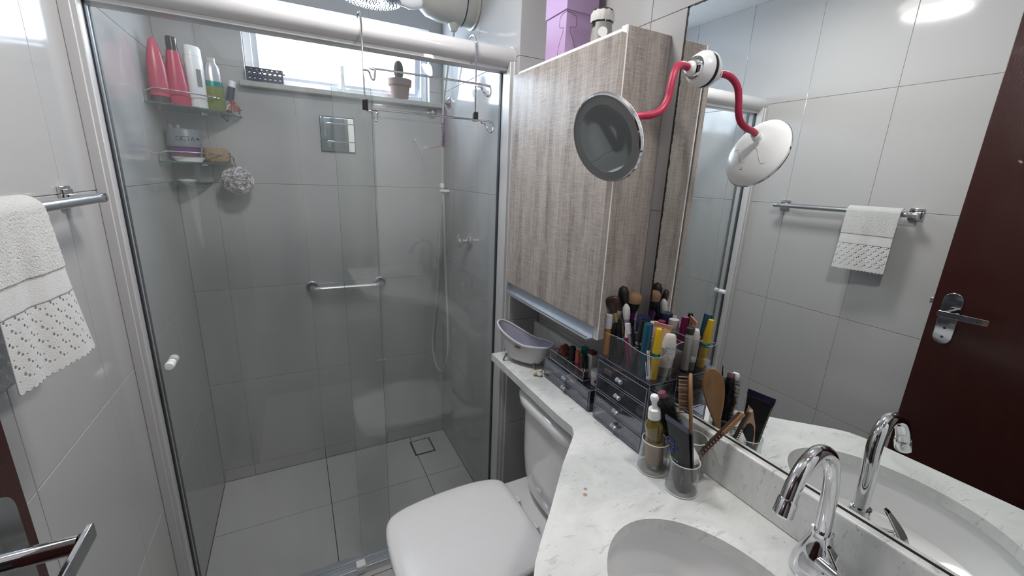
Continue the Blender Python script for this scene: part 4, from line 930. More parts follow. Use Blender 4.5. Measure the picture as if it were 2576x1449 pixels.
for sx, sy in ((-0.062, -0.022), (-0.062, 0.022), (0.056, -0.022), (0.056, 0.022)):
    p0 = TBF @ Vector((sx, sy, 0.026)); p1 = TBF @ Vector((sx * 1.12, sy * 1.2, 0.012)); p2 = TBF @ Vector((sx * 1.15, sy * 1.25, 0.0045))
    part('claw_foot', MB().tube([p0, p1, p2], [0.005, 0.0032, 0.004], 10).ell(p2, 0.0045, 0.0045, 0.0045, 12, 8), PEWTER, tb)
lp = TBF @ Vector((-0.002, -0.0460, 0.080)); nn = (TBF.to_3x3() @ Vector((0, -1, -0.12))).normalized(); xx = TBF.to_3x3() @ Vector((1, 0, 0))
PF = frame(lp, nn, xx)
plq = part('name_plate', MB(PF).prism(rrect(0.026, 0.0085, 0.0040), -0.001, 0.0006), GOLD, tb)
text('lettering', 'KAISA', 0.0078, PF @ Matrix.Translation((0, 0, 0.0008)), INK, plq)
o = part('dried_flower', MB(), CREAMS) if False else None
b = MB(); random.seed(5)
for i in range(7): b.ell((1.142 + random.uniform(-0.014, 0.014), 1.137 + random.uniform(-0.012, 0.012), CZ + 0.006 + random.uniform(0, 0.006)), 0.010, 0.007, 0.006, 10, 6)
o = part('crumpled_tissue', b, CREAMS); tag(o, 'little cream crumpled scrap on the marble between bathtub and acrylic drawers', 'tissue')

# ------------------------------------------------------------------ acrylic organisers
def acr_box(x0, x1, y0, y1, z0, z1, m, name, parent, th=0.002, opentop=True, edge=ACEDGE, er=0.0011):
    b = MB(); b.box(x0, x0 + th, y0, y1, z0, z1); b.box(x1 - th, x1, y0, y1, z0, z1); b.box(x0 + th, x1 - th, y0, y0 + th, z0, z1); b.box(x0 + th, x1 - th, y1 - th, y1, z0, z1); b.box(x0 + th, x1 - th, y0 + th, y1 - th, z0, z0 + th)
    if not opentop: b.box(x0 + th, x1 - th, y0 + th, y1 - th, z1 - th, z1)
    o = part(name, b, m, parent, flat=True)
    e = MB(); r = er
    for z in (z0 + r, z1 - r):
        for (a, c) in (((x0, y0), (x1, y0)), ((x1, y0), (x1, y1)), ((x1, y1), (x0, y1)), ((x0, y1), (x0, y0))): e.cyl((a[0], a[1], z), (c[0], c[1], z), r, n=6)
    for (a, c) in ((x0, y0), (x1, y0), (x1, y1), (x0, y1)): e.cyl((a, c, z0), (a, c, z1), r, n=6)
    part('edge', e, edge, o); return o
def bowknob(parent, x, y, z):
    b = MB(); 
    for s in (-1, 1):
        b.lathe([(0.003, 0), (0.0065, s * 0.005), (0.0060, s * 0.009), (0, s * 0.0095)], 12, frame((x - 0.005, y, z), (0, 1, 0.12), (1, 0, 0)))
    b.cyl((x, y, z), (x - 0.006, y, z), 0.0035, n=10)
    part('knob', b, ACLIGHT, parent)
# tall four-drawer organiser
OX0, OX1, OY0, OY1 = 1.155, 1.250, 0.650, 0.845
og = thing('makeup_organizer', 'tall clear acrylic organiser with four drawers and an open brush tray on top', 'organizer', ((OX0 + OX1) / 2, (OY0 + OY1) / 2, CZ))
acr_box(OX0 + 0.003, OX1, OY0, OY1, CZ + 0.001, 1.068, ACRYLT, 'case', og, opentop=False)
zz = [0.876, 0.922, 0.966, 1.012, 1.060]; random.seed(8)
for i in range(4):
    d = acr_box(OX0, OX1 - 0.006, OY0 + 0.005, OY1 - 0.005, zz[i], zz[i + 1] - 0.004, ACRYLT, 'drawer', og, th=0.0015)
    bowknob(d, OX0 - 0.001, 0.747, (zz[i] + zz[i + 1]) / 2 - 0.002)
# contents of the drawers
def compact(x, y, z, r, h, m, label):
    o = part('powder_compact', MB().lathe([(0, 0), (r * 0.96, 0), (r, 0.0015), (r, h - 0.0015), (r * 0.95, h), (0, h)], 28, Matrix.Translation((x, y, z))), m); tag(o, label, 'compact'); return o
compact(1.200, 0.775, 1.0135, 0.030, 0.014, DARKPOW, 'round dark powder compact inside the top acrylic drawer')
compact(1.190, 0.815, 1.0135, 0.018, 0.010, NUDE, 'small nude compact at the left in the top acrylic drawer') if False else None
compact(1.188, 0.683, 0.9675, 0.022, 0.012, NUDE, 'pale round compact at the right of the third acrylic drawer')
compact(1.198, 0.790, 0.9235, 0.026, 0.016, DARKPOW, 'dark compact inside the second drawer from the bottom')
o = part('eyeshadow_palette', MB().box(1.165, 1.232, 0.675, 0.745, 0.8785, 0.890), NAVY, bevel=0.002); tag(o, 'flat navy palette lying in the lowest acrylic drawer', 'palette')
o = part('eyeshadow_palette', MB().box(1.170, 1.225, 0.800, 0.832, 1.0145, 1.030), NUDE, bevel=0.002); tag(o, 'nude square palette at the left end of the top drawer', 'palette')
# tray on top
ty0, ty1, tz, th_ = 0.648, 0.846, 1.0705, 0.0022
b = MB(); b.box(OX0, OX1 + 0.002, ty0, ty1, tz, tz + th_)
def wallrise(x, pts, m, name, parent, axis='x', th=0.0022):
    b = MB(); vs = []; n = len(pts)
    for (u, h) in pts:
        for d in (0, th):
            vs += [(x + d, u, tz), (x + d, u, tz + h)] if axis == 'x' else [(u, x + d, tz), (u, x + d, tz + h)]
    fs = []
    for i in range(n - 1):
        A = 4 * i; B = 4 * i + 4; fs += [(A, B, B + 1, A + 1), (A + 2, A + 3, B + 3, B + 2), (A + 1, B + 1, B + 3, A + 3)]
    fs += [(0, 1, 3, 2), (4 * n - 4, 4 * n - 2, 4 * n - 1, 4 * n - 3)]
    o = part(name, b.add(vs, fs), m, parent, flat=True)
    rim = [(x + th / 2, u, tz + h) if axis == 'x' else (u, x + th / 2, tz + h) for u, h in pts]
    part('edge', MB().tube(rim, 0.0009, 6), ACLIGHT, o); return o
ty = part('brush_tray', b, ACRYL, og, flat=True)
wallrise(OX0, [(ty0, 0.071), (0.68, 0.067), (0.70, 0.0675), (0.724, 0.070), (0.75, 0.0745), (0.776, 0.0755), (0.80, 0.073), (0.825, 0.0705), (ty1, 0.071)], ACRYL, 'front_wall', og)
wallrise(1.205, [(ty0, 0.078), (0.72, 0.085), (0.80, 0.088), (ty1, 0.092)], ACRYL, 'divider', og)
wallrise(OX1, [(ty0, 0.095), (0.75, 0.098), (ty1, 0.098)], ACRYL, 'rear_wall', og)
for y in (ty0, 0.717, 0.778, ty1 - 0.0022):
    hb_ = [(OX0, 0.070), (1.18, 0.066), (1.195, 0.070), (1.215, 0.088), (1.24, 0.095), (OX1 + 0.002, 0.096)]
    wallrise(y, hb_, ACRYL, 'side_wall' if y in (ty0, ty1 - 0.0022) else 'divider', og, axis='y')

def stick(name, label, cat, base, top, segs, group=None, n=22):
    """segs: (part name, [(fraction along, radius)...], material)"""
    b0 = Vector(base); t0 = Vector(top); L = (t0 - b0).length; F = frame(b0, t0 - b0, (1, 0, 0))
    t = thing(name, label, cat, base, group)
    for pn, prof, m in segs:
        P = [(0, prof[0][0] * L)] + [(r, f * L) for f, r in prof] + [(0, prof[-1][0] * L)]
        part(pn, MB(F).lathe(P, n), m, t)
    return t, F, L
ZT = 1.0735
stick('orange_tube', 'orange tube with cloudy clear cap at the rear left of the acrylic tray', 'tube', (1.170, 0.832, ZT), (1.166, 0.828, 1.192), [('tube_body', [(0, 0.008), (0.66, 0.008)], ORANGE), ('cap', [(0.66, 0.0093), (0.995, 0.0093), (1, 0.008)], CLEARW)])
stick('mascara', 'short black mascara just right of the orange tube', 'mascara', (1.182, 0.822, ZT), (1.181, 0.820, 1.165), [('tube_body', [(0, 0.007), (0.6, 0.007)], BLACKP), ('cap', [(0.61, 0.0066), (0.98, 0.0066), (1, 0.0055)], BLACKP)])
stick('lip_gloss', 'slim tube with white cap behind the black mascara', 'lip gloss', (1.215, 0.835, ZT), (1.204, 0.832, 1.196), [('tube_body', [(0, 0.0075), (0.52, 0.0075)], BLACKP), ('collar', [(0.52, 0.006), (0.66, 0.006)], SILVER), ('cap', [(0.60, 0.0085), (0.985, 0.0085), (1, 0.0075)], CREAMW)])
stick('eyeliner', 'thin black liner leaning left of the silver pen', 'eyeliner', (1.200, 0.800, ZT), (1.186, 0.812, 1.180), [('pen_body', [(0, 0.005), (0.7, 0.0055)], BLACKP), ('cap', [(0.71, 0.006), (0.99, 0.005)], BLACKM)])
stick('lip_pencil', 'dark pink lip pencil behind the tray front wall', 'pencil', (1.173, 0.742, ZT), (1.170, 0.765, 1.168), [('pencil_body', [(0, 0.0045), (0.25, 0.0048), (0.8, 0.0048)], MAGENTA), ('tip', [(0.8, 0.0046), (1.0, 0.0022)], PALEP)])
stick('silver_pen', 'silver and clear cosmetic pen next to the dark pink pencil', 'pen', (1.188, 0.752, ZT), (1.184, 0.776, 1.182), [('pen_body', [(0, 0.0065), (0.74, 0.0065)], SILVER), ('cap', [(0.74, 0.0075), (0.99, 0.0075)], CLEARW)])
stick('eyeliner', 'thin black liner just right of the silver pen', 'eyeliner', (1.200, 0.745, ZT), (1.190, 0.762, 1.176), [('pen_body', [(0, 0.004), (0.99, 0.004)], BLACKP)])
stick('mascara', 'tall black mascara with a silver ring left of the teal tube', 'mascara', (1.172, 0.727, ZT), (1.185, 0.722, 1.208), [('tube_body', [(0, 0.0085), (0.52, 0.0085)], BLACKP), ('ring', [(0.52, 0.0088), (0.57, 0.0088)], CHROME), ('cap', [(0.57, 0.0083), (0.8, 0.0080), (0.99, 0.0060)], BLACKP)])
stick('mascara', 'teal mascara tube at the front of the acrylic tray', 'mascara', (1.170, 0.690, ZT), (1.1635, 0.684, 1.214), [('tube_body', [(0, 0.0105), (0.48, 0.0105)], TEAL), ('cap', [(0.485, 0.0112), (0.985, 0.0108), (1, 0.0095)], TEAL)])
stick('mascara', 'yellow mascara tube with a teal metal ring', 'mascara', (1.184, 0.669, ZT), (1.178, 0.663, 1.206), [('tube_body', [(0, 0.0095), (0.44, 0.0102)], YELLOW), ('ring', [(0.44, 0.0105), (0.53, 0.0105)], TEALM), ('cap', [(0.53, 0.0108), (0.70, 0.0104), (0.97, 0.0080), (1, 0.0068)], YELLOW)])
stick('mascara', 'magenta mascara tube between the teal tube and the wall mirror', 'mascara', (1.228, 0.705, ZT), (1.228, 0.703, 1.207), [('tube_body', [(0, 0.009), (0.5, 0.009)], MAGENTA), ('cap', [(0.5, 0.0095), (1, 0.009)], MAGENTA)])
# white bottle
t = thing('travel_bottle', 'white oval travel bottle with teal script at the near end of the tray', 'bottle', (1.222, 0.672, ZT))
wr_ = math.radians(-40)
part('cap', oval_loft(1.222, 0.672, ZT, [(0, 0.015, 0.011), (0.024, 0.0165, 0.012)], wr_, (0.02, -0.05), p=2.6), GREYINK, t)
part('body', oval_loft(1.222, 0.672, ZT, [(0.0245, 0.0175, 0.0122), (0.060, 0.0185, 0.0125), (0.085, 0.0170, 0.0115), (0.102, 0.0140, 0.0095), (0.110, 0.0110, 0.007), (0.112, 0.008, 0.005)], wr_, (0.02, -0.05), p=2.6), CREAMW, t, ang=60)
dn = Vector((-0.60, -0.80, 0.0)).normalized(); xn = Vector((0.80, -0.60, 0))
def ntext(s, size, h, off, m, sh=0.0):
    F = Matrix(((xn.x, 0, dn.x, 1.222 + 0.02 * h + dn.x * 0.0132 + xn.x * off), (xn.y, 0, dn.y, 0.672 - 0.05 * h + dn.y * 0.0132 + xn.y * off), (0, 1, 0, ZT + h), (0, 0, 0, 1)))
    text('lettering', s, size, F, m, t, shear=sh)
ntext('Avene', 0.0105, 0.078, 0.0, TEALINK, 0.35) if False else ntext('Aveno', 0.0105, 0.078, 0.001, TEALINK, 0.35)
ntext('shower gel', 0.0045, 0.064, 0.0, GREYINK); ntext('I', 0.013, 0.048, 0.004, GREYINK); ntext('30 ml', 0.0045, 0.036, 0.003, GREYINK)
# peach tube
t = thing('foundation_tube', 'peach squeeze tube with a rose crimped end behind the yellow mascara', 'tube', (1.218, 0.702, ZT))
FT = frame((1.216, 0.697, ZT), (0.0, -0.08, 1), (0.5, -0.86, 0))
def squeeze(F, r, w, L, crimp, n=24, tmin=0.0012):
    R = []
    for i in range(9):
        f = i / 8; a = r + (w - r) * f ** 1.2; d = r * (1 - f) ** 0.8 + tmin
        R.append([F @ Vector((a * math.cos(2 * math.pi * k / n), d * math.sin(2 * math.pi * k / n), L * f)) for k in range(n)])
    return MB().loft(R)
part('cap', MB(FT).lathe([(0, 0), (0.012, 0), (0.012, 0.016), (0, 0.016)], 22), WHITEP, t)
part('tube_body', squeeze(FT @ Matrix.Translation((0, 0, 0.016)), 0.0125, 0.0215, 0.110, 0), PEACH, t, ang=60)
cr_ = part('crimp', MB(FT).box(-0.0225, 0.0225, -0.0016, 0.0016, 0.122, 0.133), COPPER, t, bevel=0.0005)
part('mark', MB(FT).box(-0.0015, 0.0015, -0.0035, 0.0035, 0.114, 0.122), BLACKM, t)
# jars at the back of the tray
def jar(label, x, y, z, r, hb, hc, mb_, mc): 
    t = thing('cosmetic_jar', label, 'jar', (x, y, z)); M = Matrix.Translation((x, y, z))
    part('jar_body', MB().lathe([(0, 0), (r * 0.95, 0), (r, 0.002), (r, hb), (0, hb)], 28, M), mb_, t)
    part('lid', MB().lathe([(0, hb + 0.0005), (r * 1.04, hb + 0.0005), (r * 1.04, hb + hc - 0.002), (r * 0.98, hb + hc), (0, hb + hc)], 28, M), mc, t); return t
jar('tall navy jar with glossy cap behind the teal mascara', 1.228, 0.765, ZT, 0.0165, 0.098, 0.028, NAVY, NAVY)
jar('pale pink capped jar by the mirror at the back of the tray', 1.236, 0.730, ZT, 0.0130, 0.095, 0.024, PALEP, PALEP)
jar('dark olive capped jar at the near back of the tray', 1.238, 0.6735, ZT, 0.0100, 0.098, 0.016, CREAMW, OLIVED)
jar('black capped foundation bottle in the middle of the tray', 1.219, 0.800, ZT, 0.0095, 0.060, 0.045, CLEARW, BLACKP)
# makeup brushes
def brush(label, base, ferr, tip, hr, fr0, fr1, head, hm, mm1, fm, flat=1.0):
    b0, f0, t0 = Vector(base), Vector(ferr), Vector(tip); d = (t0 - b0).normalized()
    t = thing('makeup_brush', label, 'brush', base)
    part('handle', MB().cyl(b0, f0, hr * 0.7, hr, n=14), hm, t)
    e0 = f0 + (t0 - f0) * 0.36; part('ferrule', MB().cyl(f0, e0, fr0, fr1, n=18), fm, t)
    L = (t0 - e0).length; F = frame(e0, t0 - e0, (0.8, -0.6, 0)) @ Matrix.Diagonal((1, flat, 1, 1))
    part('bristles', MB(F).lathe([(0, -0.001), (fr1 * 0.97, -0.001)] + [(r, f * L) for f, r in head] + [(0, L)], 28, fn=lambda a, z: 1 + 0.03 * math.sin(9 * a)), mm1, t, ang=70)
    return t, F, L
t, F, L = brush('large makeup brush with tan tipped dark bristles and purple ferrule', (1.236, 0.820, ZT), (1.236, 0.818, 1.165), (1.234, 0.812, 1.250), 0.004, 0.007, 0.0105, [(0.25, 0.015), (0.6, 0.0185), (0.85, 0.0175), (0.96, 0.012)], BLACKM, BLACKM, PURPLE)
part('bristle_tips', MB(F).lathe([(0.0192, 0.52 * L), (0.0196, 0.66 * L), (0.0190, 0.86 * L), (0.0135, 0.98 * L), (0, 1.03 * L)], 28), TANHAIR, t, ang=70)
brush('round black-haired makeup brush left of the tan brush', (1.212, 0.806, ZT), (1.212, 0.812, 1.185), (1.206, 0.832, 1.268), 0.004, 0.006, 0.0085, [(0.3, 0.011), (0.65, 0.0145), (0.9, 0.011)], BLACKM, BRISTLE, NAVY)
t, F, L = brush('spread brown fan brush leaning to the far left of the tray', (1.192, 0.800, ZT), (1.182, 0.815, 1.172), (1.166, 0.829, 1.243), 0.0028, 0.004, 0.006, [(0.2, 0.010), (0.5, 0.018), (0.85, 0.0205), (0.96, 0.015)], BLACKM, BROWN, GOLD, 0.38)
b = MB(); random.seed(3)
for i in range(150):
    a = random.uniform(-1.05, 1.05); r0 = L * 0.55; r1 = L * random.uniform(0.95, 1.06); y = random.uniform(-0.007, 0.007)
    p0 = F @ Vector((0.016 * math.sin(a), y * 0.5, r0)); p1 = F @ Vector((0.0245 * math.sin(a), y * 1.5, r1 * (0.80 + 0.2 * math.cos(a)))); s_ = Vector((0.0006, 0, 0)); b.add([p0 - s_, p0 + s_, p1], [(0, 1, 2)])
o = part('loose_hairs', b, BROWN, t, flat=True); o['kind'] = 'stuff'
brush('translucent grey makeup brush behind the white capped gloss', (1.202, 0.788, ZT), (1.202, 0.795, 1.160), (1.200, 0.806, 1.226), 0.003, 0.0045, 0.008, [(0.3, 0.010), (0.7, 0.010), (0.92, 0.005)], BLACKM, LACEM, SILVER)
# cotton swabs
random.seed(21)
for i in range(6):
    x, y = 1.164 + 0.0045 * (i % 3), 0.664 + 0.005 * (i // 3); tx, ty_ = 1.1635 + 0.006 * (i % 3), 0.676 + 0.0085 * (i // 3) + 0.002 * (i % 2)
    t = thing('cotton_swab', 'white cotton swab in the front corner of the acrylic tray', 'cotton swab', (x, y, ZT), 'cotton swabs in the tray')
    b0 = Vector((x, y, ZT + 0.004)); t0 = Vector((tx, ty_, 1.142 + 0.003 * (i % 3)))
    part('stick', MB().cyl(b0, t0, 0.0010, n=8), WHITEP, t)
    for p, r in ((b0, 0.0024), (t0, 0.0030)):
        part('tip', MB().ell((0, 0, 0), r, r, r * 2.0, 12, 8, frame(p, t0 - b0)), TOWELB, t)

# small two-drawer organiser with tray
SX0, SX1, SY0, SY1 = 1.157, 1.238, 0.870, 1.124
sg = thing('drawer_organizer', 'low clear acrylic two-drawer organiser on the marble shelf', 'organizer', ((SX0 + SX1) / 2, (SY0 + SY1) / 2, CZ))
acr_box(SX0 + 0.003, SX1, SY0, SY1, CZ + 0.004, 0.941, ACRYLT, 'case', sg, opentop=False, er=0.0017)
b = MB()
for x in (SX0 + 0.008, SX1 - 0.006):
    for y in (SY0 + 0.008, SY1 - 0.008): b.cyl((x, y, CZ), (x, y, CZ + 0.005), 0.003, n=10)
part('feet', b, ACEDGE, sg)
for z0_, z1_ in ((0.877, 0.905), (0.910, 0.937)):
    d = acr_box(SX0, SX1 - 0.006, SY0 + 0.005, SY1 - 0.005, z0_, z1_, ACRYLT, 'drawer', sg, th=0.0015); bowknob(d, SX0 - 0.001, 0.992, (z0_ + z1_) / 2)
o = part('hair_clip', MB(frame((1.192, 1.035, 0.9125), (0, 0, 1), (0.2, 1, 0))).prism(rrect(0.055, 0.018, 0.008), 0, 0.008), BROWN, bevel=0.002); tag(o, 'brown hair clip inside the upper small drawer', 'hair clip')
o = part('cotton_pad', MB().lathe([(0, 0), (0.020, 0), (0.021, 0.003), (0.019, 0.006), (0, 0.007)], 24, Matrix.Translation((1.185, 1.000, 0.9125)) @ Matrix.Rotation(0.2, 4, 'X')), CREAMS); tag(o, 'cream oval pad inside the upper small drawer', 'cotton pad')
o = part('nail_file', MB(frame((1.182, 0.945, 0.8795), (0, 0, 1), (0.12, 1, 0))).prism(rrect(0.12, 0.008, 0.0035), 0, 0.002), LABELW); tag(o, 'pale nail file inside the lower small drawer', 'nail file')
tx0, tx1, ty0_, ty1_, tz0 = 1.173, 1.225, 0.925, 1.113, 0.9415
tray = thing('lipstick_tray', 'clear compartment tray standing on the low drawer organiser', 'tray', (1.20, 1.02, tz0))
acr_box(tx0, tx1, ty0_, ty1_, tz0, tz0 + 0.034, ACRYL, 'tray_shell', tray, edge=ACLIGHT, er=0.0013)
for y in (0.962, 0.998, 1.034): 
    dv_ = part('divider', MB().box(tx0 + 0.002, tx1 - 0.002, y, y + 0.0015, tz0 + 0.002, tz0 + 0.031), ACRYL, tray, flat=True)
    part('edge', MB().cyl((tx0 + 0.002, y + 0.0007, tz0 + 0.0315), (tx1 - 0.002, y + 0.0007, tz0 + 0.0315), 0.0011, n=6), ACLIGHT, dv_)
b = MB(); random.seed(9); C1 = Vector((1.200, 1.074, 0.975))
pts = []
for i in range(72):
    a = 2 * math.pi * i / 72; rr = 0.0165 + 0.004 * math.sin(12 * a); pts.append(C1 + Vector((rr * math.cos(a) * 0.8, rr * math.sin(a), 0.012 * math.sin(2 * a + 0.5) + 0.005 * math.cos(12 * a))))
b.tube(pts, [0.0095 + 0.003 * math.sin(i * 2.6) for i in range(72)], 10, closed=True)
o = part('scrunchie', b, SCRUN, ang=80); tag(o, 'rust velvet scrunchie in the far end of the lipstick tray', 'scrunchie')
TZ = tz0 + 0.0025
stick('lipstick', 'plain matte black lipstick beside the rust scrunchie', 'lipstick', (1.196, 1.018, TZ), (1.194, 1.016, 1.018), [('case', [(0, 0.0105), (0.5, 0.0105)], BLACKM), ('cap', [(0.505, 0.0105), (0.92, 0.0105), (1, 0.009)], BLACKM)])
stick('lipstick', 'coral lip gloss between the two black lipsticks', 'lipstick', (1.196, 0.985, TZ), (1.194, 0.988, 1.015), [('case', [(0, 0.007), (0.45, 0.007)], CORALR), ('cap', [(0.45, 0.0078), (1, 0.0078)], CORALL)])
stick('lipstick', 'black lipstick with a chrome ring nearest the tall organiser', 'lipstick', (1.192, 0.944, TZ), (1.191, 0.949, 1.016), [('case', [(0, 0.0095), (0.30, 0.0095)], BLACKP), ('ring', [(0.30, 0.0098), (0.44, 0.0098)], CHROME), ('cap', [(0.44, 0.0100), (0.93, 0.0100), (1, 0.008)], BLACKP)])
t = thing('lipstick_box', 'white card box with a teal top behind the lipsticks', 'box', (1.212, 0.973, TZ))
part('box_body', MB().box(1.206, 1.221, 0.965, 0.987, TZ, 1.005), LABELW, t); part('box_top', MB().box(1.206, 1.221, 0.965, 0.987, 1.0055, 1.029), TEALM, t)
t = thing('lipstick_box', 'white card box with a maroon top at the near end of the tray', 'box', (1.212, 0.935, TZ))
part('box_body', MB().box(1.203, 1.221, 0.928, 0.950, TZ, 1.021), LABELW, t); part('box_top', MB().box(1.203, 1.221, 0.928, 0.950, 1.0215, 1.032), MAROON, t)
t = thing('cream_jar', 'small pale pink cream jar with a navy dot between the two organisers', 'jar', (1.205, 0.892, 0.9415))
part('jar_body', MB().lathe([(0, 0), (0.0185, 0), (0.020, 0.003), (0.021, 0.028), (0, 0.028)], 30, Matrix.Translation((1.205, 0.895, 0.9415))), PALEP, t)
part('lid', MB().lathe([(0, 0.0285), (0.022, 0.0285), (0.022, 0.043), (0.020, 0.045), (0, 0.045)], 30, Matrix.Translation((1.205, 0.895, 0.9415))), LABELW, t)
d_ = Vector((-0.80, -0.60, 0)); part('dot', MB(frame(Vector((1.205, 0.895, 0.9575)) + d_ * 0.0205, d_)).lathe([(0, 0), (0.0048, 0), (0.0048, 0.0006), (0, 0.0006)], 18), NAVY, t)

# ------------------------------------------------------------------ three clear cups and their contents
def cup(label, x, y, r0, r1, h):
    t = thing('clear_cup', label, 'cup', (x, y, CZ), 'cloudy clear cups'); M = Matrix.Translation((x, y, CZ + 0.0005))
    part('wall', MB().lathe([(0, 0), (r0, 0), (r0, 0.002), (r1, h), (r1 - 0.0016, h), (r0 - 0.002, 0.004), (0, 0.004)], 44, M), CUPP, t)
    part('rim', MB().tube([(x + (r1 - 0.0008) * math.cos(2 * math.pi * i / 44), y + (r1 - 0.0008) * math.sin(2 * math.pi * i / 44), CZ + h) for i in range(44)], 0.0013, 6, closed=True), CUPRIM, t)
    part('foot_ring', MB().tube([(x + r0 * math.cos(2 * math.pi * i / 44), y + r0 * math.sin(2 * math.pi * i / 44), CZ + 0.0022) for i in range(44)], 0.0015, 6, closed=True), CUPRIM, t)
cup('cloudy clear cup holding the golden oil bottle', 1.149, 0.603, 0.035, 0.0315, 0.080)
cup('cloudy clear cup at the front holding the black tube', 1.158, 0.523, 0.0345, 0.032, 0.076)
cup('cloudy clear cup against the backsplash holding the hairbrushes', 1.2185, 0.553, 0.0335, 0.031, 0.098)
# oil bottle
t = thing('oil_bottle', 'golden hair oil bottle with white pump standing in a cup', 'bottle', (1.156, 0.603, CZ + 0.006))
OF = frame((1.158, 0.604, CZ + 0.006), (-0.17, 0.0, 1), (1, 0, 0))
part('bottle_body', MB(OF).lathe([(0, 0), (0.0185, 0), (0.0205, 0.003), (0.0205, 0.103), (0.0215, 0.112), (0.0205, 0.122), (0.0145, 0.134), (0.0130, 0.139), (0, 0.139)], 36), OLIVE2, t)
part('label', MB(OF).lathe([(0.0207, 0.016), (0.0210, 0.017), (0.0210, 0.078), (0.0207, 0.079)], 36), KRAFT, t)
part('collar', MB(OF).lathe([(0, 0.139), (0.0150, 0.139), (0.0145, 0.154), (0.0130, 0.163), (0.0085, 0.166), (0, 0.166)], 30), WHITEP, t)
part('pump_head', MB(OF).lathe([(0, 0.166), (0.0062, 0.166), (0.0062, 0.180), (0.0095, 0.188), (0.0100, 0.194), (0.0075, 0.199), (0, 0.200)], 24), WHITEP, t)
# black squeeze tube with lettering
t = thing('black_tube', 'flat black squeeze tube lettered in blue in the front cup', 'tube', (1.158, 0.525, CZ + 0.006))
b0 = Vector((1.164, 0.521, CZ + 0.006)); t0 = Vector((1.121, 0.533, 1.048)); ud = (t0 - b0).normalized(); xd = Vector((0.05, 1, 0.02)).normalized(); FQ = frame(b0, ud, xd)
LQ = (t0 - b0).length
part('cap', MB(FQ).lathe([(0, 0), (0.020, 0), (0.020, 0.022), (0, 0.022)], 28), BLACKP, t)
body = squeeze(FQ @ Matrix.Translation((0, 0, 0.022)), 0.021, 0.033, LQ - 0.034, 0)
part('tube_body', body, BLACKM, t, ang=60)
part('crimp', MB(FQ).box(-0.0335, 0.0335, -0.0014, 0.0014, LQ - 0.014, LQ), NAVY, t, bevel=0.0004)
# local -x... front of the tube looks towards -X in the room
yloc = FQ.to_3x3() @ Vector((0, 1, 0)); sgn = 1 if yloc.x < 0 else -1
def qtext(s, size, h, off, m):
    f = (h - 0.022) / (LQ - 0.034); d = 0.021 * (1 - max(0, f)) ** 0.8 + 0.0021
    xl = Vector((-sgn * 1.0, 0, 0)); nl = Vector((0, sgn, -0.10 * 0)); slope = Vector((0, -sgn * 0.13, 1)).normalized(); nl = Vector((0, sgn, 0.13)).normalized()
    L_ = Matrix(((xl.x, slope.x, nl.x, xl.x * off), (xl.y, slope.y, nl.y, sgn * d), (xl.z, slope.z, nl.z, h), (0, 0, 0, 1)))
    text('lettering', s, size, FQ @ L_, m, t, ext=0.0004)
qtext('QU', 0.0145, 0.124, -0.014, BLUEINK); qtext('AS', 0.0145, 0.112, -0.001, BLUEINK); qtext('AR', 0.0145, 0.101, -0.012, BLUEINK)
qtext('profissional', 0.0058, 0.083, -0.005, LIGHTINK); qtext('OO', 0.0130, 0.071, -0.009, LIGHTINK)
t = thing('black_tube', 'black and tan pouch with a zigzag end behind the lettered tube', 'pouch', (1.180, 0.520, CZ + 0.006))
b1 = Vector((1.1690, 0.517, CZ + 0.03)); t1 = Vector((1.133, 0.526, 1.035)); FZ = frame(b1, t1 - b1, xd); LZ = (t1 - b1).length
out = [(-0.018, 0), (0.018, 0), (0.022, LZ * 0.5), (0.028, LZ * 0.95)] + [(0.028 - 0.00373 * i, LZ + (0.002 if i % 2 else -0.001)) for i in range(1, 15)] + [(-0.028, LZ * 0.95), (-0.022, LZ * 0.5)]
part('pouch_body', MB().add([FZ @ Vector((x, s_ * 0.0022, z)) for s_ in (-1, 1) for x, z in out], [tuple(range(len(out)))[::-1], tuple(range(len(out), 2 * len(out)))] + [(i, (i + 1) % len(out), len(out) + (i + 1) % len(out), len(out) + i) for i in range(len(out))]), BLACKP, t)
yz = FZ.to_3x3() @ Vector((0, 1, 0)); sz = 1 if yz.x > 0 else -1
part('tan_print', MB(FZ).add([(-0.016, sz * 0.0026, 0.03), (0.006, sz * 0.0026, 0.03), (0.018, sz * 0.0026, LZ * 0.6), (0.024, sz * 0.0026, LZ * 0.85), (0.010, sz * 0.0026, LZ * 0.8), (-0.006, sz * 0.0026, LZ * 0.55)], [(0, 1, 2, 3, 4, 5)]), PEACH, t, flat=True)
# white flared holder
t = thing('white_flared_cap', 'white flared cap with scalloped rim between the black tube and wooden brush', 'cap', (1.190, 0.540, 0.93))
FW = frame((1.186, 0.535, 0.945), (-0.10, 0.35, 1), (1, 0, 0))
part('flare', MB(FW).lathe([(0, 0.060), (0.004, 0.060), (0.0065, 0.040), (0.0100, 0.022), (0.0150, 0.006), (0.0185, -0.006), (0.0180, -0.016), (0.0150, -0.020), (0.013, -0.012), (0, -0.010)], 40, fn=lambda a, z: 1 + (0.07 * abs(math.sin(a * 4)) if z < -0.004 else 0)), WHITEP, t)
part('ring', MB(FW).lathe([(0.0098, 0.0245), (0.0106, 0.0235), (0.0108, 0.0222), (0.0100, 0.0222)], 30), GREYINK, t)
part('ring', MB(FW).lathe([(0.0108, 0.0195), (0.0116, 0.0188), (0.0118, 0.0175), (0.0110, 0.0175)], 30), GREYINK, t)
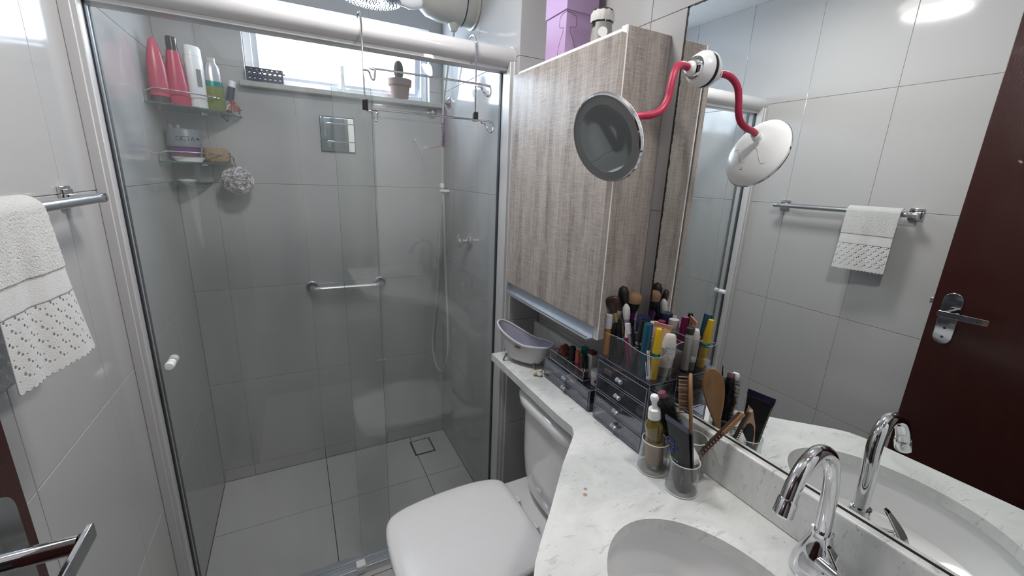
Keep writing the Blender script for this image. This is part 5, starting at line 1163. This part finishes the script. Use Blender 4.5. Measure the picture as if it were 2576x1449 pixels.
# round black brush
t = thing('round_hairbrush', 'round black bristled hairbrush with brown tip in the rear cup', 'hairbrush', (1.212, 0.556, CZ + 0.006))
tp = Vector((1.146, 0.604, 1.076)); bs_ = Vector((1.212, 0.556, CZ + 0.012)); FB = frame(tp, bs_ - tp, (1, 0, 0)); LB = (bs_ - tp).length
part('tip_cap', MB(FB).lathe([(0, 0), (0.0085, 0.0), (0.0095, 0.002), (0.0095, 0.014), (0, 0.014)], 24), OCTAP, t)
part('core', MB(FB).lathe([(0, 0.012), (0.010, 0.012), (0.010, 0.125), (0.006, LB), (0, LB)], 20), BLACKM, t)
b = MB(); random.seed(31)
for i in range(2600):
    h = random.uniform(0.016, 0.122); a = random.uniform(0, 2 * math.pi); r1 = random.uniform(0.021, 0.0265); s_ = 0.00035; d = Vector((math.cos(a), math.sin(a), random.uniform(-0.12, 0.12)))
    p0 = FB @ (Vector((0, 0, h)) + d * 0.009); p1 = FB @ (Vector((0, 0, h)) + d * r1); w_ = (FB.to_3x3() @ Vector((-math.sin(a), math.cos(a), random.uniform(-1, 1)))).normalized() * s_
    b.add([p0 - w_, p0 + w_, p1 + w_ * 0.6, p1 - w_ * 0.6], [(0, 1, 2, 3)])
o = part('bristles', b, BRISTLE, t, flat=True, recalc=False); o['kind'] = 'stuff'
# pin comb with long pointed tail
t = thing('tail_comb', 'black comb with a long pointed tail rising between the brushes', 'comb', (1.205, 0.560, CZ + 0.01))
p0 = Vector((1.2075, 0.5625, CZ + 0.015)); p1 = Vector((1.1745, 0.612, 1.100)); FC = frame(p0, p1 - p0, (0.2, 1, 0)); LC = (p1 - p0).length
part('tail', MB(FC).lathe([(0, LC * 0.55), (0.0045, LC * 0.55), (0.003, LC * 0.8), (0.0008, LC), (0, LC)], 12), BLACKP, t)
part('comb_body', MB(FC).prism([(-0.013, 0.0), (0.004, 0.0), (0.006, 1.0), (-0.009, 1.0)], -0.0015, 0.0015, FC @ Matrix(((1, 0, 0, 0), (0, 0, 1, 0), (0, LC * 0.56, 0, 0), (0, 0, 0, 1)))), BLACKP, t)
# wooden paddle brush
t = thing('wooden_hairbrush', 'varnished wooden paddle hairbrush with wooden pins in the rear cup', 'hairbrush', (1.222, 0.550, CZ + 0.006))
hb0 = Vector((1.2165, 0.545, CZ + 0.008)); ht = Vector((1.2330, 0.602, 1.108)); nb = Vector((0.60, -0.78, 0.1)); FH = frame(hb0, ht - hb0, (1, 0, 0))
zax = (ht - hb0).normalized(); nb = (nb - zax * nb.dot(zax)).normalized(); wx = zax.cross(nb); LH = (ht - hb0).length
FH = Matrix(((wx.x, zax.x, nb.x, hb0.x), (wx.y, zax.y, nb.y, hb0.y), (wx.z, zax.z, nb.z, hb0.z), (0, 0, 0, 1)))   # x width, y length, z back normal
half = [(0.0, 0.0070), (0.30, 0.0075), (0.42, 0.0085), (0.50, 0.013), (0.60, 0.0195), (0.72, 0.0245), (0.82, 0.0258), (0.90, 0.0235), (0.955, 0.0175), (0.985, 0.010), (1.0, 0.002)]
hs_ = smoothpath([(w_, f * LH, 0) for f, w_ in half], 3)
out = [(p.x, p.y) for p in hs_] + [(-p.x, p.y) for p in hs_[::-1]]
part('paddle', MB().prism(out, -0.0035, 0.0045, FH), BEECH, t, bevel=0.0028, seg=3)
part('cushion', MB(FH).ell((0, LH * 0.775, -0.0035), 0.0205, 0.047, 0.004, 24, 10), CUSHION, t)
for r in range(12):
    for c in range(-2, 3):
        y = LH * 0.775 + (r - 5.5) * 0.0078; x = c * 0.0072 + (0.0036 if r % 2 else 0)
        if (x / 0.0185) ** 2 + ((y - LH * 0.775) / 0.045) ** 2 > 1: continue
        part('pin', MB(FH).cyl((x, y, -0.005), (x * 1.10, y, -0.0265), 0.0008, 0.0011, n=6), PIN, t)
# slim comb-brush leaning to the right
t = thing('teasing_brush', 'narrow dark brown teasing brush leaning out of the rear cup against the mirror', 'hairbrush', (1.2105, 0.545, CZ + 0.02))
c0 = Vector((1.2060, 0.534, 0.925)); c1 = Vector((1.2580, 0.480, 1.064)); n0 = Vector((-0.35, -0.75, 0)); FX = frame(c0, c1 - c0, n0); LX = (c1 - c0).length
part('brush_body', MB(FX).box(-0.0035, 0.0035, -0.0065, 0.0065, -0.035, LX), CUSHION, t, bevel=0.0012)
b = MB()
for i in range(16):
    z = 0.012 + i * (LX - 0.02) / 15
    for yy in (-0.003, 0.003): b.cyl(FX @ Vector((0.0033, yy, z)), FX @ Vector((0.0085, yy, z)), 0.0013, 0.0015, n=6)
part('bristle_row', b, PIN, t)
part('wood_strip', MB(FX).box(0.0, 0.0085, -0.0045, 0.0045, LX * 0.62, LX + 0.003), BEECH, t, bevel=0.001)
